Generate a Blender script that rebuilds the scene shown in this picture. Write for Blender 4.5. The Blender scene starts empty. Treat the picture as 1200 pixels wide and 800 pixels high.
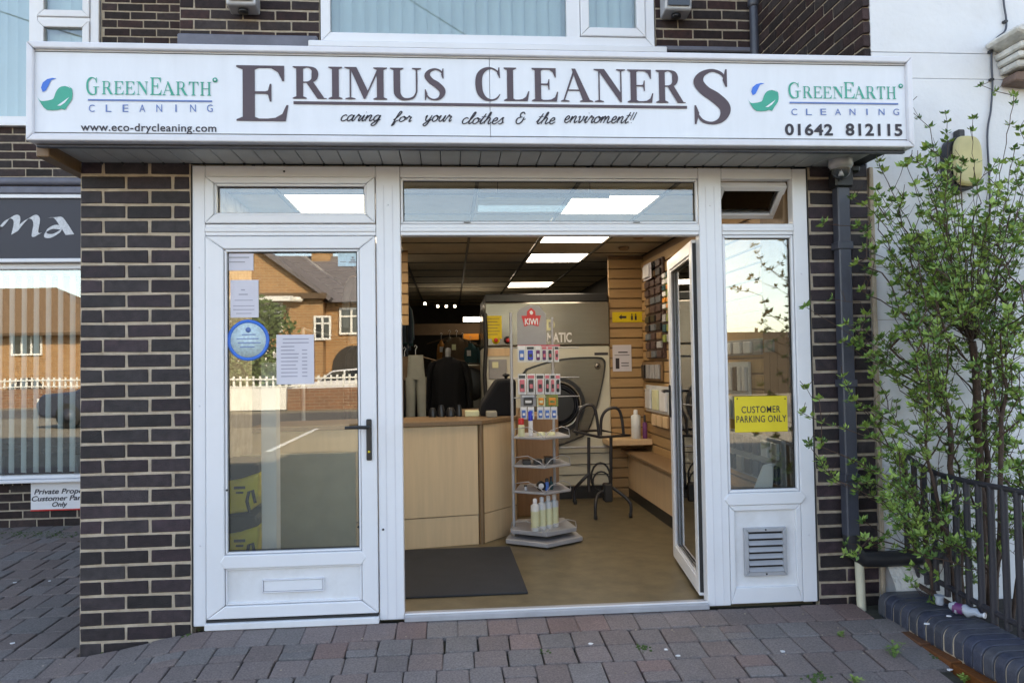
import bpy, bmesh, math, random
from mathutils import Vector, Matrix, noise as mnoise
random.seed(7)
R = math.radians
scn = bpy.context.scene
C = scn.collection

# ------------------------------------------------------------ camera
F, YAW, PIT, ROL = 901.39, 0.0810206, 0.0318677, -0.0156043
CAM = Vector((0, -4.0, 1.277))
_w = Vector((math.sin(YAW)*math.cos(PIT), math.cos(YAW)*math.cos(PIT), math.sin(PIT)))
_r0 = Vector((math.cos(YAW), -math.sin(YAW), 0)); _u0 = _r0.cross(_w)
_r = _r0*math.cos(ROL) + _u0*math.sin(ROL); _u = -_r0*math.sin(ROL) + _u0*math.cos(ROL)
cam = bpy.data.cameras.new('camera'); camo = bpy.data.objects.new('camera', cam); C.objects.link(camo)
camo.matrix_world = Matrix(((_r.x, _u.x, -_w.x, CAM.x), (_r.y, _u.y, -_w.y, CAM.y), (_r.z, _u.z, -_w.z, CAM.z), (0, 0, 0, 1)))
cam.sensor_width = 36; cam.lens = 36*F/1200; cam.clip_start = .05; cam.clip_end = 600
scn.camera = camo

# ------------------------------------------------------------ sky, sun, exposure
SUN_EL, SUN_AZ = R(36), R(28)          # the sun stands behind the shop, so the front is in open shade
w = bpy.data.worlds.new('World'); scn.world = w; w.use_nodes = True
nt = w.node_tree; bg = nt.nodes['Background']
sky = nt.nodes.new('ShaderNodeTexSky'); sky.sky_type = 'NISHITA'; sky.sun_disc = False
sky.sun_elevation = SUN_EL; sky.sun_rotation = SUN_AZ; sky.dust_density = .7; sky.ozone_density = .8; sky.air_density = .85
nt.links.new(sky.outputs[0], bg.inputs[0]); bg.inputs[1].default_value = 0.15
sl = bpy.data.lights.new('sun', 'SUN'); sl.energy = 2.9; sl.angle = R(.5); sl.color = (1, .93, .82)
so = bpy.data.objects.new('sun', sl); C.objects.link(so)
sd = Vector((math.sin(SUN_AZ)*math.cos(SUN_EL), math.cos(SUN_AZ)*math.cos(SUN_EL), math.sin(SUN_EL)))
so.rotation_euler = sd.to_track_quat('Z', 'Y').to_euler(); so.location = (0, 20, 20)
scn.view_settings.view_transform = 'Standard'; scn.view_settings.look = 'None'
scn.view_settings.exposure = 2.25; scn.view_settings.gamma = 1
scn.view_settings.use_white_balance = True; scn.view_settings.white_balance_temperature = 8500; scn.view_settings.white_balance_tint = 13
scn.cycles.max_bounces = 8; scn.cycles.transparent_max_bounces = 12; scn.cycles.glossy_bounces = 4
scn.cycles.use_denoising = True; scn.cycles.sample_clamp_indirect = 6; scn.cycles.caustics_reflective = False

def P(a, b, Y):                        # photo pixel -> (x, z) where its line of sight meets the plane y = Y
    d = _w*F + _r*(a-600) + _u*(400-b); p = CAM + d*((Y-CAM.y)/d.y); return p.x, p.z
def G(a, b, Z):                        # -> (x, y) on the level z = Z
    d = _w*F + _r*(a-600) + _u*(400-b); p = CAM + d*((Z-CAM.z)/d.z); return p.x, p.y
def S(a, b, X):                        # -> (y, z) on the plane x = X
    d = _w*F + _r*(a-600) + _u*(400-b); p = CAM + d*((X-CAM.x)/d.x); return p.y, p.z

# ------------------------------------------------------------ materials
def mat(name, col, rough=.6, var=.12, scale=6, bump=0., bscale=60, spec=.5, metal=0., obj_var=0., col2=None, dirt=0., dirtcol=(.12, .1, .08), stretch=None, alpha=None, emit=None):
    m = bpy.data.materials.new(name); m.use_nodes = True; n = m.node_tree.nodes; L = m.node_tree.links
    b = n['Principled BSDF']; b.inputs['Roughness'].default_value = rough; b.inputs['Metallic'].default_value = metal
    b.inputs['Specular IOR Level'].default_value = spec
    tc = n.new('ShaderNodeTexCoord'); geo = n.new('ShaderNodeNewGeometry')
    src = geo.outputs['Position']
    mp = n.new('ShaderNodeMapping'); L.new(src, mp.inputs[0])
    if stretch: mp.inputs['Scale'].default_value = stretch
    nz = n.new('ShaderNodeTexNoise'); nz.inputs['Scale'].default_value = scale; nz.inputs['Detail'].default_value = 6; nz.inputs['Roughness'].default_value = .6
    L.new(mp.outputs[0], nz.inputs['Vector'])
    c2 = col2 or tuple(min(1, c*(1+var)) for c in col); c1 = col if col2 else tuple(c*(1-var) for c in col)
    rp = n.new('ShaderNodeValToRGB'); rp.color_ramp.elements[0].position = .3; rp.color_ramp.elements[1].position = .7
    rp.color_ramp.elements[0].color = (*c1, 1); rp.color_ramp.elements[1].color = (*c2, 1)
    L.new(nz.outputs['Fac'], rp.inputs[0]); out = rp.outputs[0]
    if obj_var:
        oi = n.new('ShaderNodeObjectInfo'); hs = n.new('ShaderNodeHueSaturation')
        mr = n.new('ShaderNodeMapRange'); mr.inputs[3].default_value = 1-obj_var; mr.inputs[4].default_value = 1+obj_var
        L.new(oi.outputs['Random'], mr.inputs[0]); L.new(mr.outputs[0], hs.inputs['Value'])
        ml = n.new('ShaderNodeMath'); ml.operation = 'MULTIPLY'; ml.inputs[1].default_value = 7.13; L.new(oi.outputs['Random'], ml.inputs[0])
        fr = n.new('ShaderNodeMath'); fr.operation = 'FRACT'; L.new(ml.outputs[0], fr.inputs[0])
        mr2 = n.new('ShaderNodeMapRange'); mr2.inputs[3].default_value = .6; mr2.inputs[4].default_value = 1.5
        L.new(fr.outputs[0], mr2.inputs[0]); L.new(mr2.outputs[0], hs.inputs['Saturation']); L.new(out, hs.inputs['Color']); out = hs.outputs[0]
    if dirt:
        n2 = n.new('ShaderNodeTexNoise'); n2.inputs['Scale'].default_value = 2.3; n2.inputs['Detail'].default_value = 9; n2.inputs['Roughness'].default_value = .7
        L.new(src, n2.inputs['Vector'])
        r2 = n.new('ShaderNodeValToRGB'); r2.color_ramp.elements[0].position = .48; r2.color_ramp.elements[1].position = .8
        r2.color_ramp.elements[0].color = (0, 0, 0, 1); r2.color_ramp.elements[1].color = (dirt, dirt, dirt, 1)
        L.new(n2.outputs['Fac'], r2.inputs[0]); mx = n.new('ShaderNodeMix'); mx.data_type = 'RGBA'
        L.new(r2.outputs[0], mx.inputs[0]); L.new(out, mx.inputs[6]); mx.inputs[7].default_value = (*dirtcol, 1); out = mx.outputs[2]
    L.new(out, b.inputs['Base Color'])
    if bump:
        nb = n.new('ShaderNodeTexNoise'); nb.inputs['Scale'].default_value = bscale; nb.inputs['Detail'].default_value = 5
        L.new(mp.outputs[0], nb.inputs['Vector']); bp = n.new('ShaderNodeBump'); bp.inputs['Strength'].default_value = bump; bp.inputs['Distance'].default_value = .01
        L.new(nb.outputs['Fac'], bp.inputs['Height']); L.new(bp.outputs[0], b.inputs['Normal'])
    if emit:
        b.inputs['Emission Color'].default_value = (*emit[0], 1); b.inputs['Emission Strength'].default_value = emit[1]
    return m
def glass(name, k=3.2, base=.07, tint=(.93, .97, .95), wave=.02):
    m = bpy.data.materials.new(name); m.use_nodes = True; n = m.node_tree.nodes; L = m.node_tree.links; n.clear()
    o = n.new('ShaderNodeOutputMaterial'); t = n.new('ShaderNodeBsdfTransparent'); g = n.new('ShaderNodeBsdfGlossy'); mx = n.new('ShaderNodeMixShader')
    t.inputs[0].default_value = (*tint, 1); g.inputs['Roughness'].default_value = 0.0; g.inputs[0].default_value = (.97, .98, 1, 1)
    fr = n.new('ShaderNodeFresnel'); fr.inputs[0].default_value = 1.5
    ma = n.new('ShaderNodeMath'); ma.operation = 'MULTIPLY_ADD'; ma.inputs[1].default_value = k; ma.inputs[2].default_value = base; ma.use_clamp = True
    L.new(fr.outputs[0], ma.inputs[0]); L.new(ma.outputs[0], mx.inputs[0]); L.new(t.outputs[0], mx.inputs[1]); L.new(g.outputs[0], mx.inputs[2]); L.new(mx.outputs[0], o.inputs[0])
    if wave:
        nz = n.new('ShaderNodeTexNoise'); nz.inputs['Scale'].default_value = 1.3; nz.inputs['Detail'].default_value = 0
        ge = n.new('ShaderNodeNewGeometry'); L.new(ge.outputs['Position'], nz.inputs['Vector'])
        bp = n.new('ShaderNodeBump'); bp.inputs['Strength'].default_value = wave; bp.inputs['Distance'].default_value = .05; L.new(nz.outputs['Fac'], bp.inputs['Height']); L.new(bp.outputs[0], g.inputs['Normal'])
    return m
def brickmat(name, c1, c2, mort, sc=1.0):
    m = bpy.data.materials.new(name); m.use_nodes = True; n = m.node_tree.nodes; L = m.node_tree.links
    b = n['Principled BSDF']; b.inputs['Roughness'].default_value = .85
    g = n.new('ShaderNodeNewGeometry'); sp = n.new('ShaderNodeSeparateXYZ'); L.new(g.outputs['Position'], sp.inputs[0])
    ad = n.new('ShaderNodeMath'); L.new(sp.outputs[0], ad.inputs[0]); L.new(sp.outputs[1], ad.inputs[1])
    cb = n.new('ShaderNodeCombineXYZ'); L.new(ad.outputs[0], cb.inputs[0]); L.new(sp.outputs[2], cb.inputs[1])
    t = n.new('ShaderNodeTexBrick'); t.inputs['Scale'].default_value = 1; t.inputs['Brick Width'].default_value = .225*sc; t.inputs['Row Height'].default_value = .075*sc
    t.inputs['Mortar Size'].default_value = .006*sc; t.inputs['Color1'].default_value = (*c1, 1); t.inputs['Color2'].default_value = (*c2, 1); t.inputs['Mortar'].default_value = (*mort, 1)
    L.new(cb.outputs[0], t.inputs[0]); L.new(t.outputs[0], b.inputs['Base Color']); return m
M = {}
M['brick'] = mat('engineering_brick', (.016, .0125, .015), .5, scale=22, bump=.5, bscale=170, obj_var=.45, col2=(.044, .031, .036), spec=.35)
M['brick_red'] = mat('dark_red_brick', (.018, .012, .012), .7, scale=22, bump=.5, bscale=170, obj_var=.45, col2=(.046, .029, .028), spec=.3)
M['mortar'] = mat('cream_mortar', (.36, .285, .21), .95, scale=14, bump=.5, bscale=160, col2=(.57, .47, .365), dirt=.3, dirtcol=(.2, .16, .11))
M['mortar_grey'] = mat('grey_mortar', (.30, .245, .185), .95, scale=30, bump=.5, bscale=160, col2=(.44, .37, .29))
M['upvc'] = mat('white_upvc', (.74, .75, .78), .28, var=.02, scale=3, dirt=.16, dirtcol=(.5, .47, .42))
M['upvc_low'] = mat('scuffed_white_upvc', (.72, .73, .75), .35, var=.04, scale=9, dirt=.45, dirtcol=(.42, .39, .34))
M['groove'] = mat('dark_groove', (.03, .03, .03), .8)
M['rubber'] = mat('black_rubber', (.02, .02, .02), .7)
M['signw'] = mat('sign_white', (.71, .735, .78), .35, var=.035, scale=5, dirt=.16, dirtcol=(.5, .49, .46), stretch=(3, 3, .35), bump=.05, bscale=4)
M['signframe'] = mat('sign_aluminium', (.68, .68, .72), .35, var=.05, dirt=.3, dirtcol=(.35, .32, .3))
M['plum'] = mat('plum_vinyl', (.075, .048, .06), .5, var=.1)
M['ink'] = mat('black_ink', (.03, .025, .035), .6)
M['green'] = mat('green_vinyl', (.008, .33, .235), .45)
M['blue'] = mat('blue_vinyl', (.02, .16, .62), .45)
M['softblue'] = mat('soft_blue_vinyl', (.10, .18, .42), .45)
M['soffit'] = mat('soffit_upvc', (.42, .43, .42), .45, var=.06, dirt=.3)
M['paver'] = mat('concrete_setts', (.155, .131, .124), .9, scale=120, bump=1, bscale=260, obj_var=.09, col2=(.31, .262, .25), dirt=.35, dirtcol=(.055, .055, .05))
M['paver_red'] = mat('reddish_setts', (.18, .137, .127), .9, scale=120, bump=1, bscale=260, obj_var=.09, col2=(.335, .258, .243), dirt=.3, dirtcol=(.06, .055, .05))
M['bed'] = mat('joint_sand', (.05, .045, .038), 1, scale=40, bump=.6, col2=(.075, .075, .05))
M['white_wall'] = mat('white_masonry_paint', (.70, .71, .73), .8, var=.04, scale=2, bump=.35, bscale=25, dirt=.22, dirtcol=(.45, .42, .38))
M['rough_white'] = mat('flaking_white_paint', (.62, .60, .56), .9, var=.15, scale=12, bump=1, bscale=40, dirt=.8, dirtcol=(.2, .17, .14))
M['blackmetal'] = mat('black_painted_metal', (.022, .022, .026), .45, bump=.15, bscale=90)
M['railing'] = mat('weathered_black_railing', (.028, .026, .034), .55, bump=.3, bscale=120)
M['pipe'] = mat('dark_grey_pipe', (.05, .055, .075), .4, var=.15, scale=12)
M['cream_pipe'] = mat('cream_plastic_pipe', (.55, .52, .40), .5, dirt=.5)
M['lead'] = mat('lead_flashing', (.13, .135, .17), .6, bump=.4, bscale=30, var=.2)
M['bull'] = mat('blue_bullnose_brick', (.038, .043, .060), .45, scale=40, bump=.3, bscale=200, obj_var=.2, col2=(.065, .072, .098))
M['orange_brick'] = mat('orange_brick', (.15, .068, .038), .9, bump=.5, obj_var=.3)
M['soil'] = mat('dark_soil', (.03, .025, .02), 1, bump=1, bscale=30, var=.4, scale=20)
M['bark'] = mat('brown_bark', (.075, .045, .033), .85, var=.3, scale=30, bump=.6, bscale=90)
M['leaf'] = mat('fresh_leaf', (.10, .20, .035), .5, scale=9, col2=(.30, .42, .09))
M['leafd'] = mat('deep_leaf', (.045, .12, .025), .5, scale=9, col2=(.13, .24, .05))
M['navy'] = mat('navy_board', (.022, .024, .038), .5, var=.08, scale=2)
M['silver'] = mat('silver_letter', (.55, .57, .6), .5, var=.2, scale=80)
M['blind'] = mat('blue_white_blind', (.55, .68, .78), .7, var=.05, scale=2)
M['blind2'] = mat('grey_blind', (.72, .78, .82), .7, var=.05, scale=2)
M['glass'] = glass('shop_glass', 1.6, .02); M['glass_strong'] = glass('reflective_glass', 2.2, .04)
M['glass_right'] = glass("side_pane_glass", 2.4, .05); M['glass_up'] = glass('upper_glass', 1.2, .02, wave=.03)
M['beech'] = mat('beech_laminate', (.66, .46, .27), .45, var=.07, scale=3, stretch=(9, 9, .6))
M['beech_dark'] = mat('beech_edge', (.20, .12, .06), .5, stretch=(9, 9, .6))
M['slat'] = mat('slatwall_wood', (.42, .26, .12), .5, var=.1, scale=4, stretch=(1, 1, 14))
M['slatplain'] = mat('brown_cabinet_wood', (.30, .17, .09), .5, stretch=(9, 9, .6))
M['darkwood'] = mat('dark_reflection_timber', (.035, .025, .018), .9)  # dark tone for the added fence, keeps its reflection low
M['olive'] = mat('olive_grey_panel', (.30, .265, .185), .6)
M['vinylfloor'] = mat('tan_vinyl_floor', (.095, .074, .042), .42, scale=7, bump=.08, col2=(.175, .138, .078), dirt=.25, dirtcol=(.16, .12, .07))
M['matgrey'] = mat('charcoal_mat', (.035, .037, .042), .95, bump=1, bscale=250)
M['ceil'] = mat('ceiling_tile', (.48, .43, .33), .9, bump=.2, bscale=120)
M['ceilgrid'] = mat('ceiling_grid', (.09, .08, .06), .6)
M['lamp'] = mat('led_panel', (.9, .9, .9), .4, emit=((1, .97, .90), 2.3))
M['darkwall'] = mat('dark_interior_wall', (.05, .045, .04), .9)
M['creamwall'] = mat('cream_interior_wall', (.30, .27, .21), .9)
M['machine'] = mat('cream_machine_paint', (.60, .58, .48), .35, var=.04)
M['machgrey'] = mat('brushed_machine_panel', (.22, .20, .17), .22, metal=.6, var=.06, stretch=(1, 1, 12))
M['black'] = mat('black_plastic', (.012, .012, .014), .35)
M['cloth_black'] = mat('black_cloth', (.005, .005, .007), .95)
M['cloth_navy'] = mat('navy_cloth', (.03, .045, .07), .95)
M['cloth_teal'] = mat('teal_cloth', (.025, .075, .085), .95)
M['cloth_slate'] = mat('slate_cloth', (.11, .12, .13), .95)
M['cloth_grey'] = mat('pale_grey_cloth', (.20, .20, .17), .95)
M['cloth_brown'] = mat('brown_cloth', (.12, .08, .05), .95)
M['cloth_orange'] = mat('orange_cloth', (.45, .2, .06), .9)
M['yellow'] = mat('yellow_plastic', (.72, .55, .02), .5, var=.05)
M['yellowbag'] = mat('yellow_bag', (.75, .64, .03), .55, var=.1, bump=.3, bscale=10)
M['red'] = mat('red_plastic', (.55, .02, .02), .4)
M['orange'] = mat('orange_card', (.7, .25, .03), .5)
M['steel'] = mat('grey_steel', (.42, .43, .46), .35, metal=.2)
M['card'] = mat('grey_card', (.30, .30, .31), .6)
M['white'] = mat('white_card', (.72, .72, .74), .6, var=.03)
M['paper'] = mat('paper', (.62, .60, .66), .7, var=.04)
M['pink'] = mat('pink_pad', (.6, .16, .2), .6)
M['bluep'] = mat('blue_pack', (.05, .16, .5), .4, var=.3, scale=60)
M['deepblue'] = mat('deep_blue_cap', (.01, .03, .5), .35)
M['clear'] = mat('clear_blister', (.6, .63, .66), .15, var=.1)
M['bottle'] = mat('milky_bottle', (.60, .62, .62), .35, var=.06)
M['label'] = mat('pale_yellow_label', (.66, .66, .42), .6)
M['brownpack'] = mat('dark_brown_packs', (.06, .03, .025), .5, var=.5, scale=40)
M['greenpack'] = mat('green_packs', (.04, .18, .04), .5, scale=30, col2=(.35, .3, .06))
M['cream_lamp'] = mat('cream_lamp_lens', (.50, .43, .20), .35)
M['asphalt'] = mat('asphalt', (.12, .11, .10), .9, bump=.4, bscale=40, scale=3)
M['paving_far'] = mat('car_park_tarmac', (.24, .21, .16), .9, var=.12, scale=.7)
M['hb'] = brickmat('sunlit_house_brick', (.42, .23, .10), (.33, .17, .07), (.42, .34, .23), 1.6)
M['hb2'] = brickmat('garden_wall_brick', (.28, .14, .08), (.20, .10, .06), (.32, .27, .2), 1.5)
M['tile'] = mat('grey_roof_tiles', (.16, .145, .15), .85, bump=.6, bscale=9, var=.2, scale=6)
M['tileb'] = mat('brown_roof_tiles', (.20, .125, .07), .85, bump=.6, bscale=9, var=.2, scale=6)
M['hwhite'] = mat('house_white_paint', (.8, .8, .76), .5, var=.02)
M['hglass'] = mat('house_dark_glass', (.03, .035, .04), .06, spec=.8)
M['carw'] = mat('white_car_paint', (.75, .76, .78), .2, var=.01)
M['card2'] = mat('dark_car_paint', (.04, .05, .08), .2, var=.01)
M['tyre'] = mat('tyre_rubber', (.02, .02, .02), .8)
M['hedge'] = mat('hedge_leaf', (.04, .08, .02), .7, scale=8, col2=(.12, .17, .05))
M['moss'] = mat('moss', (.05, .09, .02), .95, scale=30)
M['roofdark'] = mat('flat_roof_felt', (.06, .06, .065), .9)
M['sticker_blue'] = mat('pale_blue_sticker', (.5, .64, .68), .5, var=.2, scale=90)
M['sticker_print'] = mat('faded_print', (.34, .33, .40), .7)
M['litter'] = mat('crumpled_plastic', (.38, .42, .48), .25, bump=.8, bscale=60)
M['purple'] = mat('purple_label', (.14, .03, .13), .5)

# ------------------------------------------------------------ mesh building
def worldloc(o):
    v = Vector((0, 0, 0))
    while o: v += o.location; o = o.parent
    return v
class MB:
    def __init__(s): s.v = []; s.f = []; s.mi = []; s.cur = 0; s.sm = []
    def add(s, vs, fs, smooth=False):
        k = len(s.v); s.v += [tuple(v) for v in vs]
        for f in fs: s.f.append(tuple(i+k for i in f)); s.mi.append(s.cur); s.sm.append(smooth)
        return s
    def box(s, x0, x1, y0, y1, z0, z1):
        x0, x1 = sorted((x0, x1)); y0, y1 = sorted((y0, y1)); z0, z1 = sorted((z0, z1))
        return s.add([(x, y, z) for x in (x0, x1) for y in (y0, y1) for z in (z0, z1)],
                     [(0, 1, 3, 2), (4, 6, 7, 5), (0, 4, 5, 1), (2, 3, 7, 6), (0, 2, 6, 4), (1, 5, 7, 3)])
    def prism(s, pts, a, b, axis='y', smooth=False):     # polygon pts (p,q) extruded from a to b along axis
        n = len(pts)
        def mk(p, q, t): return (p, t, q) if axis == 'y' else ((t, p, q) if axis == 'x' else (p, q, t))
        vs = [mk(p, q, a) for p, q in pts] + [mk(p, q, b) for p, q in pts]
        k = len(s.v); s.v += vs
        area = sum(pts[i][0]*pts[(i+1) % n][1]-pts[(i+1) % n][0]*pts[i][1] for i in range(n))
        fl = (area > 0) == (b > a)
        if axis == 'y': fl = not fl
        A = tuple(range(n)); B = tuple(range(n, 2*n))
        fs = [A[::-1], B] if fl else [A, B[::-1]]
        for f in fs: s.f.append(tuple(i+k for i in f)); s.mi.append(s.cur); s.sm.append(False)
        for i in range(n):
            j = (i+1) % n; f = (i, j, n+j, n+i) if fl else (j, i, n+i, n+j)
            s.f.append(tuple(q+k for q in f)); s.mi.append(s.cur); s.sm.append(smooth)
        return s
    def flat(s, pts, y, axis='y'):                       # single sheet facing the street
        k = len(s.v); n = len(pts); area = sum(pts[i][0]*pts[(i+1) % n][1]-pts[(i+1) % n][0]*pts[i][1] for i in range(n))
        if axis == 'y': vs = [(p, y, q) for p, q in pts]
        elif axis == 'z': vs = [(p, q, y) for p, q in pts]
        else: vs = [(y, p, q) for p, q in pts]
        f = tuple(range(n)); s.add(vs, [f if area > 0 else f[::-1]]); return s
    def tube(s, path, r, n=8, caps=True):
        path = [Vector(p) for p in path]; rs = r if isinstance(r, (list, tuple)) else [r]*len(path)
        rings = []; up = Vector((0, 0, 1)); prev = None
        for i, p in enumerate(path):
            t = (path[min(i+1, len(path)-1)]-path[max(i-1, 0)])
            if t.length < 1e-9: t = Vector((0, 0, 1))
            t.normalize()
            a = prev - t*prev.dot(t) if prev is not None else (t.cross(up) if abs(t.dot(up)) < .95 else t.cross(Vector((1, 0, 0))))
            if a.length < 1e-6: a = t.cross(Vector((1, .3, 0)))
            a.normalize(); prev = a; b = t.cross(a)
            rings.append([p+(a*math.cos(2*math.pi*k/n)+b*math.sin(2*math.pi*k/n))*rs[i] for k in range(n)])
        vs = [v for g in rings for v in g]; fs = []
        for i in range(len(path)-1):
            for k in range(n): fs.append((i*n+k, i*n+(k+1) % n, (i+1)*n+(k+1) % n, (i+1)*n+k))
        s.add(vs, fs, True)
        if caps: s.add(rings[0][::-1], [tuple(range(n))]); s.add(rings[-1], [tuple(range(n))])
        return s
    def lathe(s, prof, c=(0, 0, 0), n=20, axis='z'):      # prof (r, h)
        vs = []
        for r, h in prof:
            for k in range(n):
                a = 2*math.pi*k/n; x, y = r*math.cos(a), r*math.sin(a)
                v = (x, y, h) if axis == 'z' else ((x, -h, y) if axis == 'y' else (h, x, y))
                vs.append((c[0]+v[0], c[1]+v[1], c[2]+v[2]))
        fs = []
        for i in range(len(prof)-1):
            for k in range(n): fs.append((i*n+k, i*n+(k+1) % n, (i+1)*n+(k+1) % n, (i+1)*n+k))
        s.add(vs, fs, True)
        if prof[0][0] > 1e-6: s.add(vs[:n][::-1], [tuple(range(n))])
        if prof[-1][0] > 1e-6: s.add(vs[-n:], [tuple(range(n))])
        return s
    def build(s, name, m, parent=None, bevel=0, local=False, label=None, kind=None, seg=1):
        me = bpy.data.meshes.new(name)
        off = Vector((0, 0, 0)) if (local or parent is None) else worldloc(parent)
        me.from_pydata([(v[0]-off.x, v[1]-off.y, v[2]-off.z) for v in s.v], [], s.f)
        ms = m if isinstance(m, (list, tuple)) else [m]
        for q in ms: me.materials.append(M[q] if isinstance(q, str) else q)
        for p, i, sm in zip(me.polygons, s.mi, s.sm): p.material_index = i; p.use_smooth = sm
        if bevel:
            bm = bmesh.new(); bm.from_mesh(me)
            ed = [e for e in bm.edges if len(e.link_faces) == 2 and e.calc_face_angle(0) > .5]
            bmesh.ops.bevel(bm, geom=ed, offset=bevel, segments=seg, profile=.5, affect='EDGES', clamp_overlap=True)
            bm.to_mesh(me); bm.free()
        me.update()
        o = bpy.data.objects.new(name, me); C.objects.link(o)
        if parent: o.parent = parent
        if label: o['label'] = label
        if kind: o['kind'] = kind
        return o
def thing(name, label, cat, loc=(0, 0, 0), group=None, rz=0):
    o = bpy.data.objects.new(name, None); C.objects.link(o); o.location = loc; o.empty_display_size = .1
    o.rotation_euler = (0, 0, rz); o['label'] = label; o['category'] = cat
    if group: o['group'] = group
    return o
def tag(o, label, cat, group=None):
    o['label'] = label; o['category'] = cat
    if group: o['group'] = group
    return o
def struct(o): o['kind'] = 'structure'; return o
def origin(o):                                            # move a single mesh thing's origin to the centre of its base
    me = o.data; xs = [v.co for v in me.vertices]
    c = Vector(((min(v.x for v in xs)+max(v.x for v in xs))/2, (min(v.y for v in xs)+max(v.y for v in xs))/2, min(v.z for v in xs)))
    me.transform(Matrix.Translation(-c)); o.location = c; return o
def copy_tree(o, parent=None):
    c = o.copy(); C.objects.link(c)
    if parent: c.parent = parent
    for ch in list(o.children): copy_tree(ch, c)
    return c
def mesh_of(mb, name, m, bevel=0):
    o = mb.build(name, m, None, bevel); me = o.data; bpy.data.objects.remove(o); return me
def inst(name, me, parent, loc, rot=None, scale=None):
    o = bpy.data.objects.new(name, me); C.objects.link(o); o.parent = parent; o.location = loc
    if rot: o.rotation_euler = rot
    if scale: o.scale = scale
    return o
def spline(pts, n=6):
    out = []; N = len(pts); D = len(pts[0])
    for i in range(N-1):
        p0 = pts[max(i-1, 0)]; p1 = pts[i]; p2 = pts[i+1]; p3 = pts[min(i+2, N-1)]
        for k in range(n):
            t = k/n
            out.append(tuple(.5*((2*p1[d])+(-p0[d]+p2[d])*t+(2*p0[d]-5*p1[d]+4*p2[d]-p3[d])*t*t+(-p0[d]+3*p1[d]-3*p2[d]+p3[d])*t**3) for d in range(D)))
    out.append(tuple(pts[-1])); return out

# ------------------------------------------------------------ lettering
def text_mesh(txt, spacing=1., bold=0., shear=0.):
    cu = bpy.data.curves.new('lettering', 'FONT'); cu.body = txt; cu.space_character = spacing; cu.offset = bold; cu.shear = shear
    cu.resolution_u = 4; o = bpy.data.objects.new('lettering', cu); C.objects.link(o)
    dg = bpy.context.evaluated_depsgraph_get(); me = bpy.data.meshes.new_from_object(o.evaluated_get(dg))
    vs = [(v.co.x, v.co.y) for v in me.vertices]; fs = [tuple(p.vertices) for p in me.polygons]
    bpy.data.objects.remove(o); bpy.data.curves.remove(cu); bpy.data.meshes.remove(me); return vs, fs
def place2d(vs, fs, box, y, m, parent, name='lettering', label=None, axis='y', keep=False, local=False):
    x0, x1, z0, z1 = box; ax = min(v[0] for v in vs); bx = max(v[0] for v in vs); az = min(v[1] for v in vs); bz = max(v[1] for v in vs)
    sx = (x1-x0)/(bx-ax); sz = (z1-z0)/(bz-az)
    if keep: sz = sx*keep; z0 = (z0+z1)/2-(bz-az)*sz/2
    mb = MB(); pts = [(x0+(v[0]-ax)*sx, z0+(v[1]-az)*sz) for v in vs]
    yo = [v[2] if len(v) > 2 else 0 for v in vs]
    if axis == 'y': mb.add([(p, y-o, q) for (p, q), o in zip(pts, yo)], fs)
    elif axis == 'x': mb.add([(y-o, p, q) for (p, q), o in zip(pts, yo)], fs)
    return mb.build(name, m, parent, label=label, local=local)
def pbox(u0, u1, v0, v1, Y):                              # pixel box -> world box on plane Y, levelled
    um = (u0+u1)/2; vm = (v0+v1)/2
    return P(u0, vm, Y)[0], P(u1, vm, Y)[0], P(um, v1, Y)[1], P(um, v0, Y)[1]
def text(txt, pb, Y, m, parent, **k):
    kw = {a: k.pop(a) for a in list(k) if a in ('spacing', 'bold', 'shear')}
    vs, fs = text_mesh(txt, **kw); return place2d(vs, fs, pbox(*pb, Y), Y, m, parent, **k)

class G2:                                                 # 2-D glyph collector; later pieces sit a hair prouder
    def __init__(s): s.v = []; s.f = []; s.o = 0
    def poly(s, pts, dx=0):
        k = len(s.v); s.o += .00012
        a = sum(pts[i][0]*pts[(i+1) % len(pts)][1]-pts[(i+1) % len(pts)][0]*pts[i][1] for i in range(len(pts)))
        if a < 0: pts = pts[::-1]
        s.v += [(p[0]+dx, p[1], s.o % .0018) for p in pts]; s.f.append(tuple(range(k, k+len(pts))))
    def rib(s, pts, dx=0, n=7):                           # pts (x, z, width)
        sp = spline(pts, n); k = len(s.v); s.o += .00012; o = s.o % .0018
        for i, (x, z, wd) in enumerate(sp):
            a = sp[max(i-1, 0)]; b = sp[min(i+1, len(sp)-1)]; tx, tz = b[0]-a[0], b[1]-a[1]; l = math.hypot(tx, tz) or 1
            nx, nz = -tz/l*wd/2, tx/l*wd/2
            s.v += [(x+nx+dx, z+nz, o), (x-nx+dx, z-nz, o)]
        for i in range(len(sp)-1): s.f.append((k+2*i+1, k+2*i+3, k+2*i+2, k+2*i))
T_, K_ = .045, .175                                       # thin and thick strokes of the serif face
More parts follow.
